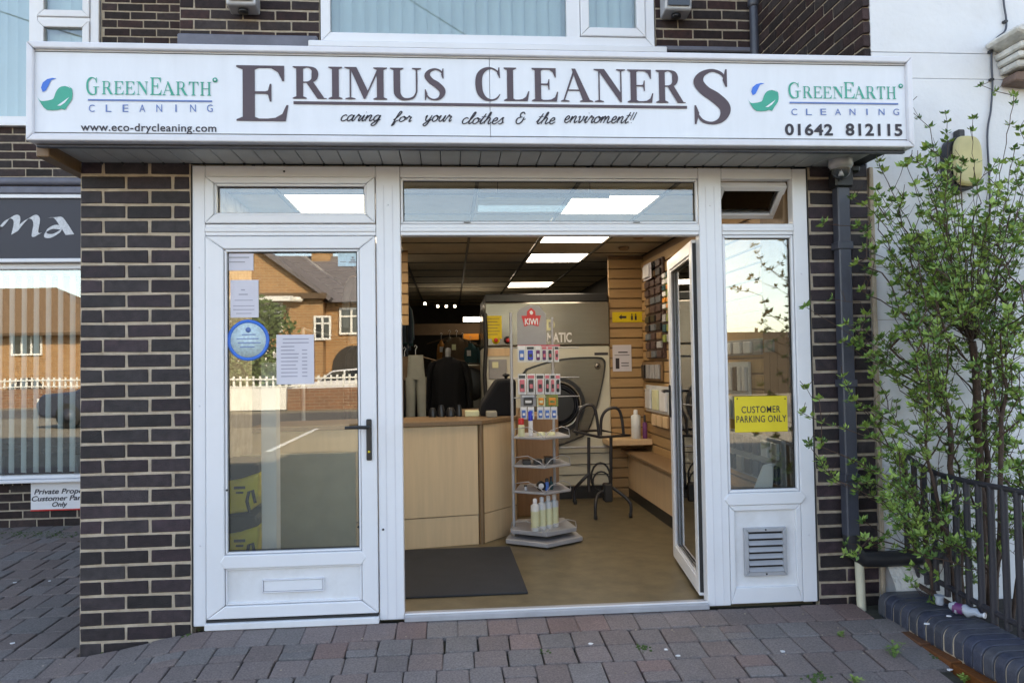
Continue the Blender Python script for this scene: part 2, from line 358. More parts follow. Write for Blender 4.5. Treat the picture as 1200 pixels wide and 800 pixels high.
def serif_glyph(g, ch, dx, k=K_, t=T_):
    P_ = lambda pts: g.poly(pts, dx); Rb = lambda pts, n=7: g.rib(pts, dx, n)
    def stem(x, z0=0, z1=1, w_=k, ft=True, fb=True, s=.09):
        P_([(x, z0), (x+w_, z0), (x+w_, z1), (x, z1)])
        if fb: P_([(x-s, z0), (x+w_+s, z0), (x+w_+s, z0+.03), (x+w_, z0+.075), (x, z0+.075), (x-s, z0+.03)])
        if ft: P_([(x-s, z1), (x-s, z1-.03), (x, z1-.075), (x+w_, z1-.075), (x+w_+s, z1-.03), (x+w_+s, z1)])
    if ch == 'I': stem(.09); return .36
    if ch == 'E':
        stem(.09); P_([(.2, .955), (.62, .955), (.66, .72), (.69, .72), (.69, 1), (.2, 1)]); P_([(.5, .957), (.6, .88), (.66, .73), (.665, .957)])
        P_([(.2, .49), (.47, .49), (.47, .535), (.2, .535)]); P_([(.36, .512), (.455, .55), (.48, .67), (.505, .67), (.505, .35), (.48, .35), (.455, .475)])
        P_([(.2, 0), (.71, 0), (.75, .29), (.72, .29), (.66, .13), (.56, .06), (.45, .045), (.2, .045)]); return .78
    if ch == 'L':
        stem(.09); P_([(.2, 0), (.67, 0), (.72, .30), (.69, .30), (.62, .13), (.52, .06), (.42, .045), (.2, .045)]); return .74
    if ch in 'RP':
        stem(.09); Rb([(.2, .978, t), (.40, .978, t), (.535, .90, k*.75), (.565, .755, k), (.53, .60, k*.75), (.40, .52, t), (.2, .51, t)])
        if ch == 'R': P_([(.33, .52), (.52, .52), (.80, .03), (.86, .03), (.86, 0), (.63, 0)]); return .86
        return .68
    if ch == 'M':
        P_([(.0, 1), (0, .97), (.14, .93), (.30, 1)]); P_([(.13, .0), (.17, 0), (.17, .95), (.13, .95)]); P_([(.02, 0), (.28, 0), (.28, .03), (.15, .07), (.02, .03)])
        P_([(.13, 1), (.31, 1), (.60, .26), (.52, .02), (.49, .02)]); P_([(.50, .02), (.535, .02), (.90, .95), (.86, .99)])
        stem(.83, s=.09); return 1.12
    if ch == 'N':
        P_([(.0, 1), (0, .97), (.14, .93), (.30, 1)]); P_([(.13, 0), (.17, 0), (.17, .95), (.13, .95)]); P_([(.02, 0), (.28, 0), (.28, .03), (.15, .07), (.02, .03)])
        P_([(.10, 1), (.30, 1), (.80, .24), (.80, 0), (.76, 0)]); P_([(.76, .02), (.80, .0), (.80, 1), (.76, 1)]); P_([(.65, 1), (.65, .97), (.78, .93), (.91, .97), (.91, 1)]); return .92
    if ch == 'U':
        P_([(.09, .33), (.09+k, .33), (.09+k, 1), (.09, 1)]); P_([(0, 1), (0, .97), (.09, .925), (.09+k, .925), (.35, .97), (.35, 1)])
        Rb([(.178, .36, k), (.195, .18, k*.95), (.30, .05, .11), (.44, .025, .07), (.60, .08, .06), (.675, .22, t), (.69, .40, t), (.69, .96, t)]); P_([(.57, 1), (.57, .97), (.69, .93), (.81, .97), (.81, 1)]); return .82
    if ch == 'A':
        P_([(.31, 1.0), (.42, 1.0), (.84, .03), (.63, .03)]); P_([(.06, .03), (.105, .03), (.385, .84), (.35, .92)]); P_([(.20, .33), (.60, .33), (.58, .37), (.21, .37)])
        P_([(0, 0), (.24, 0), (.24, .03), (.09, .07), (0, .03)]); P_([(.54, 0), (.92, 0), (.92, .03), (.78, .08), (.62, .06), (.54, .03)]); return .90
    if ch in 'CG':
        Rb([(.70, .78, .02), (.62, .90, .045), (.46, .975, .055), (.28, .92, .12), (.15, .76, k), (.12, .50, k*1.1), (.16, .24, k), (.29, .07, .12), (.47, .02, .055), (.62, .07, .05), (.72, .20, .02)] if ch == 'C' else
           [(.70, .78, .02), (.62, .90, .045), (.46, .975, .055), (.28, .92, .12), (.15, .76, k), (.12, .50, k*1.1), (.16, .24, k), (.29, .07, .12), (.47, .02, .055), (.60, .04, .06), (.68, .12, .08)])
        P_([(.685, 1), (.71, 1), (.725, .68), (.70, .68), (.64, .82)])
        if ch == 'G': P_([(.60, .07), (.60+k*.9, .10), (.60+k*.9, .43), (.60, .43)]); P_([(.50, .43), (.86, .43), (.86, .47), (.50, .47)]); return .88
        return .78
    if ch == 'S':
        Rb([(.50, .80, .02), (.44, .92, .05), (.30, .975, .055), (.15, .90, .10), (.10, .76, .155), (.19, .61, .17), (.34, .49, .19), (.47, .34, .18), (.485, .20, .14), (.41, .07, .09), (.28, .022, .05), (.14, .07, .05), (.06, .22, .02)])
        P_([(.50, 1), (.525, 1), (.525, .68), (.50, .68), (.46, .80)]); P_([(.03, 0), (.055, 0), (.10, .20), (.055, .34), (.03, .34)]); return .58
    if ch == 'T':
        stem(.27, ft=False); P_([(.0, .955), (.70, .955), (.70, 1), (.0, 1)]); P_([(0, .96), (0, .72), (.025, .72), (.08, .89), (.16, .957)]); P_([(.70, .96), (.70, .72), (.675, .72), (.62, .89), (.54, .957)]); return .74
    if ch == 'H': stem(.09); stem(.60); P_([(.2, .48), (.65, .48), (.65, .53), (.2, .53)]); return .88
    return .35
def serif(txt, pb, Y, m, parent, gap=.06, label=None, k=K_, t=T_):
    g = G2(); x = 0
    for ch in txt:
        if ch == ' ': x += .42; continue
        x += serif_glyph(g, ch, x, k, t) + gap
    return place2d(g.v, g.f, pbox(*pb, Y), Y, m, parent, label=label)
SCR = {  # handwriting skeletons, x-height 1
 'c': (.75, [[(.65, .8), (.45, 1), (.15, .75), (.1, .3), (.3, 0), (.6, .1), (.8, .35)]]),
 'a': (.95, [[(.65, .85), (.4, 1), (.12, .7), (.1, .25), (.3, 0), (.6, .35), (.72, 1), (.68, .3), (.8, 0), (1, .3)]]),
 'r': (.75, [[(0, .35), (.22, .95), (.3, 1.1), (.38, .85), (.6, .85), (.5, .3), (.6, 0), (.78, .3)]]),
 'i': (.5, [[(0, .3), (.25, 1), (.18, .3), (.3, 0), (.5, .3)], [(.3, 1.45), (.34, 1.5)]]),
 'n': (.95, [[(0, .4), (.15, 1), (.1, 0)], [(.12, .3), (.4, .95), (.62, .9), (.58, .25), (.7, 0), (.95, .3)]]),
 'g': (.9, [[(.65, .85), (.4, 1), (.12, .7), (.1, .3), (.3, .05), (.6, .4), (.72, 1), (.6, -.3), (.3, -.75), (.05, -.55), (.3, -.15), (.9, .3)]]),
 'f': (.7, [[(0, .3), (.4, .9), (.65, 1.7), (.45, 1.9), (.3, 1.2), (.15, -.3), (.1, -.75), (.3, -.55), (.35, 0), (.7, .3)]]),
 'o': (.85, [[(.5, 1), (.15, .75), (.1, .25), (.35, 0), (.68, .3), (.68, .8), (.45, 1), (.6, .75), (.9, .8)]]),
 'y': (.9, [[(0, .6), (.15, 1), (.12, .3), (.35, .05), (.6, .4), (.75, 1)], [(.75, 1), (.6, -.2), (.3, -.75), (.05, -.5), (.4, -.1), (.9, .3)]]),
 'u': (.95, [[(0, .6), (.18, 1), (.1, .3), (.3, 0), (.6, .4), (.75, 1), (.68, .25), (.8, 0), (.98, .3)]]),
 'l': (.5, [[(0, .3), (.35, 1), (.5, 1.8), (.35, 1.85), (.18, 1), (.15, .2), (.3, 0), (.5, .3)]]),
 't': (.55, [[(.0, .3), (.3, 1), (.42, 1.7)], [(.38, 1.5), (.18, .3), (.3, 0), (.55, .3)], [(.05, 1.15), (.6, 1.2)]]),
 'h': (.95, [[(0, .3), (.35, 1.1), (.45, 1.85), (.3, 1.7), (.1, 0)], [(.12, .4), (.4, 1), (.6, .85), (.56, .2), (.7, 0), (.95, .3)]]),
 'e': (.75, [[(.1, .4), (.5, .6), (.5, .95), (.3, 1), (.1, .6), (.15, .15), (.4, 0), (.75, .35)]]),
 's': (.7, [[(0, .3), (.4, 1.1), (.42, .8), (.55, .3), (.35, 0), (.1, .1)], [(.35, .02), (.7, .3)]]),
 'v': (.8, [[(0, .8), (.18, 1), (.2, .3), (.32, 0), (.6, .5), (.62, 1), (.8, .85)]]),
 'm': (1.35, [[(0, .4), (.15, 1), (.1, 0)], [(.12, .3), (.38, 1), (.52, .8), (.48, 0)], [(.5, .3), (.78, 1), (.95, .8), (.92, .2), (1.05, 0), (1.35, .3)]]),
 '&': (1.2, [[(.95, 1.3), (.7, 1.6), (.4, 1.4), (.45, 1), (.75, .9)], [(.6, .92), (.15, .7), (.15, .15), (.5, -.05), (.85, .3), (.95, .95)], [(.8, .5), (1.2, .65)]]),
 '!': (.35, [[(.3, 1.7), (.15, .5)], [(.07, .1), (.08, .02)]]), ' ': (1.5, [])}
def script(txt, pb, Y, m, parent, wd=.17, label=None):
    g = G2(); x = 0
    for ch in txt:
        a, st = SCR[ch]
        for s_ in st: g.rib([(x+p+q*.32, q, wd if 0 < i < len(s_)-1 else wd*.7) for i, (p, q) in enumerate(s_)], n=4)
        x += a
    return place2d(g.v, g.f, pbox(*pb, Y), Y, m, parent, label=label)

# ------------------------------------------------------------ brickwork
_bm = {}
def brick_mesh(L_, m, seed, h=.0645, dep=.04):
    key = (round(L_, 3), m, seed, h)
    if key not in _bm:
        rn = random.Random(seed*31+int(L_*1000)); mb = MB(); mb.box(-L_/2, L_/2, 0, dep, -h/2, h/2)
        mb.v = [(x+rn.uniform(-.0028, .0028), y+(rn.uniform(-.002, .0015) if y < .001 else 0), z+rn.uniform(-.0022, .0022)) for x, y, z in mb.v]
        _bm[key] = mesh_of(mb, 'brick', m, .0028)
    return _bm[key]
def brick_wall(parent, x0, x1, z0, z1, y, pattern, m='brick', courses_from=None, rot=0, org=None, holes=(), pitch=.075, stop=None, side=1, off=0.):
    """bricks with their faces on plane y (local x along the wall); pattern gives the joint offsets of even and odd courses"""
    n = 0; rn = random.Random(int(x0*100)+int(z0*77)); z = courses_from if courses_from is not None else z0; i = 0
    pl = worldloc(parent); ca, sa = math.cos(rot), math.sin(rot); ox, oy = org or (0, 0)
    while z < z1-.01:
        xs = sorted({round(q, 4) for q in ([x0, x1] + [x0+pattern[i % 2]+k*.225 for k in range(-2, int((x1-x0)/.225)+3)]) if x0-1e-6 <= q <= x1+1e-6})
        zc = z+pitch/2
        lo = stop((x0+x1)/2) if callable(stop) else -9
        for a, b in zip(xs, xs[1:]):
            L_ = b-a-.0135
            if L_ < .03: continue
            xc = (a+b)/2
            if any(h[0] < xc < h[1] and h[2] < zc < h[3] for h in holes): continue
            if callable(stop) and zc < stop(xc): continue
            lx = round(L_/.0125)*.0125; o = inst('brick', brick_mesh(lx, m, rn.randint(0, 4), pitch-.0135), parent,
                (ox+xc*ca-y*sa-pl.x, oy+xc*sa+y*ca-pl.y, zc-pl.z), (0, rn.uniform(-.004, .004), rot)); n += 1
        z += pitch; i += 1
    return n

def ground_z(x, y):
    def ss(t): t = max(0, min(1, t)); return t*t*(3-2*t)
    z = -.012 - .075*min(1.6, max(0, -y))
    z -= .105*ss((-1.15-x)/.75)*ss((1.5+y)/1.2+.2)
    if x < -1.85: z += .075*ss(y/2.8)
    return z

# ============================================================ THE GROUND
mb = MB(); xs = [-8+.25*i for i in range(47)]; ys = [-2.2+.2*i for i in range(27)]
vs = [(x, y, ground_z(x, y)-.022) for x in xs for y in ys]; ny = len(ys)
mb.add(vs, [(i*ny+j, (i+1)*ny+j, (i+1)*ny+j+1, i*ny+j+1) for i in range(len(xs)-1) for j in range(ny-1) if not (xs[i] >= -1.5 and ys[j] > .15)], True)
pave = struct(mb.build('pavement', 'bed'))
mb = MB(); mb.box(-150, 150, -150, -2.15, -1, -.145); struct(mb.build('ground', 'paving_far'))
mb = MB(); mb.box(-150, 150, 12, 150, -1, -.145); mb.box(-150, -8.1, -2.14, 11.9, -1, -.145); mb.box(3.8, 150, -2.14, 11.9, -1, -.145); struct(mb.build('ground_behind', 'paving_far'))
mb = MB(); mb.box(-150, 150, -21.4, -15.5, -.144, -.135); struct(mb.build('road', 'asphalt'))
# setts: laid in rows, every block its own piece where it shows at ten pixels or more
sett_me = {}
def sett_mesh(wd, dp, seed, m):
    key = (round(wd, 2), round(dp, 2), seed, m)
    if key not in sett_me:
        rn = random.Random(seed*7+int(wd*100)*13+int(dp*100)); a, b = wd/2, dp/2; c = .007; mb = MB()
        pts = []
        for sx, sy in ((-1, -1), (1, -1), (1, 1), (-1, 1)):
            cx, cy = sx*(a+rn.uniform(-.003, .003)), sy*(b+rn.uniform(-.003, .003)); k = c*rn.uniform(.6, 1.6)
            q = [(cx-sx*k, cy), (cx, cy-sy*k)]
            pts += q if sx*sy > 0 else q[::-1]
        pts = [pts[1], pts[0]] + pts[2:] if False else pts
        cxm = sorted(pts, key=lambda p: math.atan2(p[1], p[0]))
        n = 8; vs = [(x, y, -.05) for x, y in cxm] + [(x, y, -.004) for x, y in cxm] + [(x*(1-.0045/a), y*(1-.0045/b), rn.uniform(-.001, .001)) for x, y in cxm]
        fs = [tuple(range(16, 24))] + [(i, (i+1) % n, n+(i+1) % n, n+i) for i in range(n)] + [(n+i, n+(i+1) % n, 2*n+(i+1) % n, 2*n+i) for i in range(n)]
        mb.add(vs, fs); sett_me[key] = mesh_of(mb, 'sett', m)
    return sett_me[key]
blocks = []; rn = random.Random(11)
y = -.012; row = 0
while y > -2.1:
    d = .205 if row == 0 else rn.choice((.16, .18, .20, .16)); x = -7.6 + rn.uniform(0, .16)
    while x < 2.17:
        wd = rn.choice((.138, .144, .15, .154)) if row else .147
        dd = d
        if row and rn.random() < .12: dd = d*.5; blocks.append((x, y-d+dd*1.0-.0, wd, d-dd-.006))   # a cut pair
        if x+wd < 2.235: blocks.append((x, y, wd, dd))
        x += wd+.004
    y -= d+.005; row += 1
y = 3.0; row = 0
while y > .02:
    d = rn.choice((.16, .18, .20, .24)); x = -7.6 + rn.uniform(0, .16)
    if y-d < .0: d = y-.002
    while x < -1.9:
        wd = rn.choice((.13, .145, .15, .19)); wd = min(wd, -1.855-x); blocks.append((x, y, wd, d)); x += wd+.006
    y -= d+.007; row += 1
def inframe(x, y, z):
    d = Vector((x, y, z))-CAM; k = d.dot(_w)
    if k < .3: return 0
    u_, v_ = 600+F*d.dot(_r)/k, 400-F*d.dot(_u)/k
    return 1/k if (-30 < u_ < 1230 and v_ < 830) else 0
sc = sorted(blocks, key=lambda b: -inframe(b[0]+b[2]/2, b[1]-b[3]/2, ground_z(b[0]+b[2]/2, b[1]-b[3]/2)))
near = [b for b in sc[:296] if inframe(b[0]+b[2]/2, b[1]-b[3]/2, -.05) > 0]; nearset = set(map(id, near))
stuffmb = MB()
for b in blocks:
    x, y, wd, d = b; 
    if d < .03: continue
    cx, cy = x+wd/2, y-d/2; z = ground_z(cx, cy)+rn.uniform(-.002, .002); wd = round(wd, 2) if wd > .03 else wd
    gx = (ground_z(cx+.05, cy)-ground_z(cx-.05, cy))/.1; gy = (ground_z(cx, cy+.05)-ground_z(cx, cy-.05))/.1
    m = 'paver_red' if (rn.random() < (.75 if cy > -.22 and cx > -1.3 else .12)) else 'paver'
    if cx < -1.9 and cy > 0: m = 'paver'
    me = sett_mesh(wd, round(d, 2), rn.randint(0, 3), m)
    rx, ry, rz = math.atan(gy)+rn.uniform(-.01, .01), -math.atan(gx)+rn.uniform(-.01, .01), rn.uniform(-.012, .012)
    if id(b) in nearset: inst('sett', me, pave, (cx, cy, z), (rx, ry, rz))
    else:
        T = Matrix.Translation((cx, cy, z)) @ Matrix.Rotation(rz, 4, 'Z') @ Matrix.Rotation(ry, 4, 'Y') @ Matrix.Rotation(rx, 4, 'X')
        stuffmb.cur = 1 if m == 'paver_red' else 0
        stuffmb.add([T @ v.co for v in me.vertices], [tuple(p.vertices) for p in me.polygons])
stuffmb.build('sett', ['paver', 'paver_red'], pave, kind='stuff')

# ============================================================ BRICK PILLARS
SH = .1125
def pillar(label, x0, x1, pat, stopf, m, dep, group):
    t = thing('brick_pillar', label, 'pillar', ((x0+x1)/2, .1, -.16), group)
    mb = MB(); mb.box(x0+.003, x1-.003, .0042, dep, -.3, 2.33); mb.build('mortar_core', m, t)
    brick_wall(t, x0, x1, -.205, 2.32, 0, pat, 'brick', stop=stopf)
    # the narrow side faces, bonded the same way
    z = -.205; i = 0; pl = worldloc(t)
    for sx, xx in ((-1, x0),):
        mb = MB()
        while z < 2.3:
            yy = .045+(.06 if i % 2 else 0)
            while yy < dep-.04: mb.box(xx-.001, xx+.03, yy, min(yy+.21, dep), z+.005, z+.07); yy += .225
            z += .075; i += 1
        mb.build('side_brick', 'brick', t, kind='stuff')
    return t
pillar('wide dark brick pillar left of the white glazed door', -1.842, -1.299, (.215+.01, .1075+.005), lambda x: ground_z(x, -.02)-.07, 'mortar', 1.2, 'dark brick pillars of the shop')
pillar('narrow dark brick pillar behind the drainpipe on the right', 1.946, 2.29, (.16, .235), lambda x: -.06, 'mortar_grey', .9, 'dark brick pillars of the shop')

# ============================================================ UPPER WALLS
UY = 1.5
uz = P(765, 58, UY)[1]
t = thing('brick_wall', 'dark brick upper wall set back above the white fascia sign', 'wall', (.2, UY, 2.7))
X0 = P(210, 40, UY)[0]; X1 = 2.285
wx0 = P(376, 20, UY)[0]; wx1 = P(766, 20, UY)[0]; wz0 = P(500, 53, UY)[1]
mb = MB(); mb.box(X0+.003, X1, UY+.0042, UY+.2, 2.4, wz0-.02); mb.box(X0+.003, wx0-.01, UY+.0042, UY+.2, wz0-.02, 5.4); mb.box(wx1+.01, X1, UY+.0042, UY+.2, wz0-.02, 5.4); mb.box(X0+.003, X1, UY+.0042, UY+.2, 5.4, 7.6)
mb.build('mortar_core', 'mortar_grey', t)
brick_wall(t, X0, wx0-.01, 3.525, 4.58, UY, (.1, .2125), 'brick_red', rot=0)
brick_wall(t, wx1+.01, X1-.008, 3.525, 4.58, UY, (.06, .1725), 'brick_red')
t = thing('brick_wall', 'dark brick side wall running back beside the white building', 'wall', (2.29, .8, 2.7))
mb = MB(); mb.box(2.30, 2.5, .04, UY+.2, -.2, 7.6); mb.build('mortar_core', 'mortar_grey', t)
pl = worldloc(t); z = 2.925; i = 0; rn = random.Random(5)
while z < 3.95:
    yy = .012+(.1075 if i % 2 else 0)-.0; ys_ = [0.006] if i % 2 else []
    yy0 = .006; k = 0
    edges = sorted({round(q, 4) for q in [.006, UY]+[(.1125 if i % 2 else 0)+.225*k for k in range(9)] if .006 <= q <= UY})
    for a, b in zip(edges, edges[1:]):
        if b-a < .045: continue
        lx = round((b-a-.01)/.0125)*.0125
        inst('brick', brick_mesh(lx, 'brick_red', rn.randint(0, 4)), t, (2.293-pl.x, (a+b)/2-pl.y, z+.0375-pl.z), (0, 0, R(-90)))
    z += .075; i += 1
# neighbour's far wall
NY = 3.0
t = thing('brick_wall', 'dark brick wall of the neighbouring shop set far back on the left', 'wall', (-4, NY, -.1))
nx1 = P(93, 590, NY)[0]; bz = P(60, 618, NY)[1]
uwz = P(15, 146, NY)[1]
uwx1 = P(117, 60, NY)[0]; nsz = P(60, 230, NY)[1]; sillz = P(45, 560, NY)[1]
mb = MB(); mb.box(-7.5, -1.5, NY+.0042, NY+.25, -.3, sillz-.02); mb.box(-7.5, -1.5, NY+.0042, NY+.25, nsz-.02, uwz-.03); mb.box(uwx1+.01, -1.5, NY+.0042, NY+.25, uwz-.03, 5.6); mb.box(-7.5, -1.5, NY+.0042, NY+.25, 5.6, 7.6); mb.box(-7.5, -5.6, NY+.0042, NY+.25, -.2, 5.6)
mb.build('mortar_core', 'mortar_grey', t)
brick_wall(t, -4.3, nx1+.3, bz+.005, sillz-.085, NY, (.05, .16), 'brick_red')
rn = random.Random(9); x = -4.3
while x < nx1+.2:
    inst('brick', brick_mesh(.2125, 'brick_red', rn.randint(0, 3)), t, (x+.0375+4, 0, sillz-.128+.1+.0), (0, R(90), 0)) if False else None
    x += .075
mb = MB(); x = -4.3
while x < nx1+.2: mb.box(x+.005, x+.07, NY-.0, NY+.04, sillz-.095, sillz-.025); x += .075
mb.build('soldier_course', 'brick_red', t, .002)
brick_wall(t, -4.15, nx1+.25, nsz+.17, uwz-.04, NY, (.02, .1325), 'brick_red')
brick_wall(t, uwx1+.015, P(215, 30, NY)[0], uwz+.2, 5.0, NY, (.02, .1325), 'brick_red')
# roof slab of the shop, its side walls, and the mass of the building behind
mb = MB(); mb.box(-1.84, 2.28, .02, UY-.01, 2.345, 2.66); tag(origin(mb.build('flat_roof', 'roofdark')), 'flat felt roof over the shop behind the fascia sign', 'roof')
mb = MB(); mb.box(-1.80, -1.62, 1.25, 2.99, -.3, 2.3); mb.box(-1.80, -1.62, 3.3, 9.4, -.3, 7.4); tag(origin(mb.build('side_wall', 'brick_red')), 'plain dark side wall of the shop between the two shopfronts', 'wall')
mb = MB(); mb.prism([(1.3, 7.55), (5.6, 9.6), (9.9, 7.55)], -7.6, 2.6, axis='x'); tag(origin(mb.build('pitched_roof', 'tile')), 'grey tiled pitched roof above the upper storey, out of view', 'roof')
mb = MB(); mb.box(-7.5, 2.28, 9.5, 9.7, -.2, 7.5); mb.box(-7.7, -7.5, 3.3, 9.5, -.2, 7.5); tag(origin(mb.build('back_wall', 'brick_red')), 'plain dark back wall of the shop building', 'wall')

def mitre_frame(parent, x0, x1, z0, z1, wl, wr, wt, wb, y0, y1, m='upvc', name='frame_bar', bevel=.006, g=.0007, local=False):
    a, b, c, d = x0, x1, z0, z1
    for pts in ([(a, c), (a+wl, c+wb), (a+wl, d-wt), (a, d)], [(b, c), (b, d), (b-wr, d-wt), (b-wr, c+wb)],
                [(a, d), (a+wl, d-wt), (b-wr, d-wt), (b, d)], [(a, c), (b, c), (b-wr, c+wb), (a+wl, c+wb)]):
        cx = sum(p[0] for p in pts)/4; cz = sum(p[1] for p in pts)/4
        pts = [(p[0]+(g if p[0] < cx else -g), p[1]+(g if p[1] < cz else -g)) for p in pts]
        MB().prism(pts, y0, y1).build(name, m, parent, bevel, local=local, seg=2)
def bar(parent, x0, x1, z0, z1, y0, y1, name='frame_bar', m='upvc', bevel=.005, **k):
    return MB().box(x0, x1, y0, y1, z0, z1).build(name, m, parent, bevel, seg=2, **k)
def pane(parent, x0, x1, z0, z1, y, m='glass', name='pane', **k):
    return MB().box(x0, x1, y, y+.006, z0, z1).build(name, m, parent, **k)
def gasket(parent, x0, x1, z0, z1, y, w_=.004, **k):
    mb = MB(); mb.box(x0, x0+w_, y-.004, y, z0, z1); mb.box(x1-w_, x1, y-.004, y, z0, z1); mb.box(x0+w_, x1-w_, y-.004, y, z0, z0+w_); mb.box(x0+w_, x1-w_, y-.004, y, z1-w_, z1); return mb.build('gasket', 'rubber', parent, **k)
def blinds(parent, x0, x1, z0, z1, y, wd, m, gap=0., tilt=0., name='blind_slat'):
    mb = MB(); n = 5; vs = []
    for i in range(n): 
        s_ = (i/(n-1)-.5)*wd; vs.append((s_, .012*math.cos(math.pi*(i/(n-1)-.5)), 0))
    k = len(vs); vv = [(a, b, z0) for a, b, _ in vs]+[(a, b, z1) for a, b, _ in vs]
    vv += [(a, b+.0015, z) for a, b, z in vv]
    fs = [(i, i+1, k+i+1, k+i) for i in range(k-1)]+[(2*k+i+1, 2*k+i, 3*k+i, 3*k+i+1) for i in range(k-1)]
    mb.add(vv, fs, True); me = mesh_of(mb, name, m); pl = worldloc(parent); x = x0+wd/2; rn = random.Random(3)
    while x < x1: inst(name, me, parent, (x-pl.x, y-pl.y, -pl.z), (0, 0, tilt+rn.uniform(-.03, .03))); x += wd+gap

# upper middle window
t = thing('window', 'wide white upper window with closed vertical blinds above the fascia lettering', 'window', (.3, UY, wz0))
Z1 = 5.2; bx = [P(u, 25, UY)[0] for u in (376, 388, 664, 676, 682, 748, 766)]; gz = P(500, 47, UY)[1]
mitre_frame(t, wx0, wx1, wz0, Z1, .07, .07, .07, .075, UY-.02, UY+.05)
bar(t, bx[2]-.005, bx[3]+.02, gz-.0, Z1-.07, UY-.018, UY+.05)
mitre_frame(t, bx[3]+.022, wx1-.072, wz0+.076, Z1-.07, .065, .065, .065, .065, UY-.035, UY+.03)
pane(t, wx0+.06, bx[2]+.01, wz0+.06, Z1-.06, UY+.01, 'glass_up'); pane(t, bx[3]+.08, wx1-.13, wz0+.13, Z1-.12, UY+.005, 'glass_up')
blinds(t, wx0+.03, wx1-.05, wz0+.04, Z1-.1, UY+.10, .098, 'blind', gap=-.008, tilt=R(14))
mb = MB(); mb.box(wx0-.08, wx1+.08, UY-.06, UY-.001, wz0-.05, wz0-.002); mb.build('sill', 'upvc', t, .006)
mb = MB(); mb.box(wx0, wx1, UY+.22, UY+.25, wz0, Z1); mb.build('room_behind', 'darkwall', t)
# upper left window (far wall)
t = thing('window', 'white upper window with vertical blinds at the far left above the fascia end', 'window', (-4, NY, uwz))
mitre_frame(t, -5.6, uwx1, uwz, 5.6, .07, .075, .07, .07, NY-.02, NY+.05)
cx0 = P(35, 60, NY)[0]
bar(t, cx0, cx0+.07, uwz+.07, 5.53, NY-.018, NY+.05)
zt = P(75, 26, NY)[1]; mitre_frame(t, cx0+.072, uwx1-.077, uwz+.072, zt, .06, .06, .06, .06, NY-.035, NY+.03)
mitre_frame(t, cx0+.072, uwx1-.077, zt+.035, 5.53, .06, .06, .06, .06, NY-.035, NY+.03); bar(t, cx0+.072, uwx1-.077, zt+.001, zt+.034, NY-.018, NY+.05)
pane(t, -5.53, cx0, uwz+.06, 5.54, NY+.01, 'glass_up'); pane(t, cx0+.12, uwx1-.13, uwz+.12, zt-.05, NY, 'glass_up'); pane(t, cx0+.12, uwx1-.13, zt+.09, 5.5, NY, 'glass_up')
blinds(t, -5.5, uwx1-.02, uwz+.03, 5.5, NY+.09, .098, 'blind', gap=-.008, tilt=R(14))
mb = MB(); mb.box(-5.6, uwx1, NY+.22, NY+.25, uwz, 5.6); mb.build('room_behind', 'darkwall', t)
bar(t, -5.7, uwx1+.03, uwz-.028, uwz-.001, NY-.06, NY+.0, 'sill')
# flashing and roof edge bits
fz = P(290, 47, UY)[1]
for (u0, u1, lab) in ((210, 373, 'grey lead flashing strip left of the upper middle window'), (767, 884, 'grey lead flashing strip right of the upper middle window')):
    o = MB().box(P(u0, 48, UY)[0], P(u1, 48, UY)[0], UY-.045, UY-.002, P(u0, 54, UY)[1]-.05, P(u0, 42 if u0 < 500 else 56, UY)[1]).build('flashing', 'lead', None, .008); tag(origin(o), lab, 'flashing')
# floodlight housings on the upper wall
for (u, v, lab) in ((285, 3, 'small grey floodlight on the upper wall left of the window'), (792, 9, 'small grey floodlight on the upper wall right of the window')):
    x, z = P(u, v, UY-.1); t = thing('floodlight', lab, 'floodlight', (x, UY-.01, z-.05), 'grey floodlights on the upper wall')
    mb = MB(); mb.prism([(UY-.16, z-.045), (UY-.03, z-.06), (UY-.03, z+.1), (UY-.18, z+.07)], x-.1, x+.1, axis='x'); mb.build('housing', 'steel', t, .012, seg=2)
    MB().box(x-.03, x+.03, UY-.03, UY-.002, z-.03, z+.06).build('bracket', 'steel', t, .004)
    MB().lathe([(.0, 0), (.035, 0), (.035, .02), (0, .02)], (x+.0, UY-.1, z-.075), 12).build('sensor', 'black', t)
    MB().box(x-.08, x+.08, UY-.183, UY-.176, z-.02, z+.055).build('lens', 'hglass', t)
# corner pipe up there
xx = P(884, 30, UY-.06)[0]; t = thing('soil_pipe', 'dark grey downpipe in the corner of the upper brick wall', 'pipe', (xx, UY-.06, 2.7))
MB().tube([(xx, UY-.06, 2.66), (xx, UY-.06, 6)], .034, 12).build('pipe', 'pipe', t)
MB().lathe([(.04, 0), (.045, .01), (.045, .05), (.04, .06)], (xx, UY-.06, 3.9), 14).build('collar', 'pipe', t)

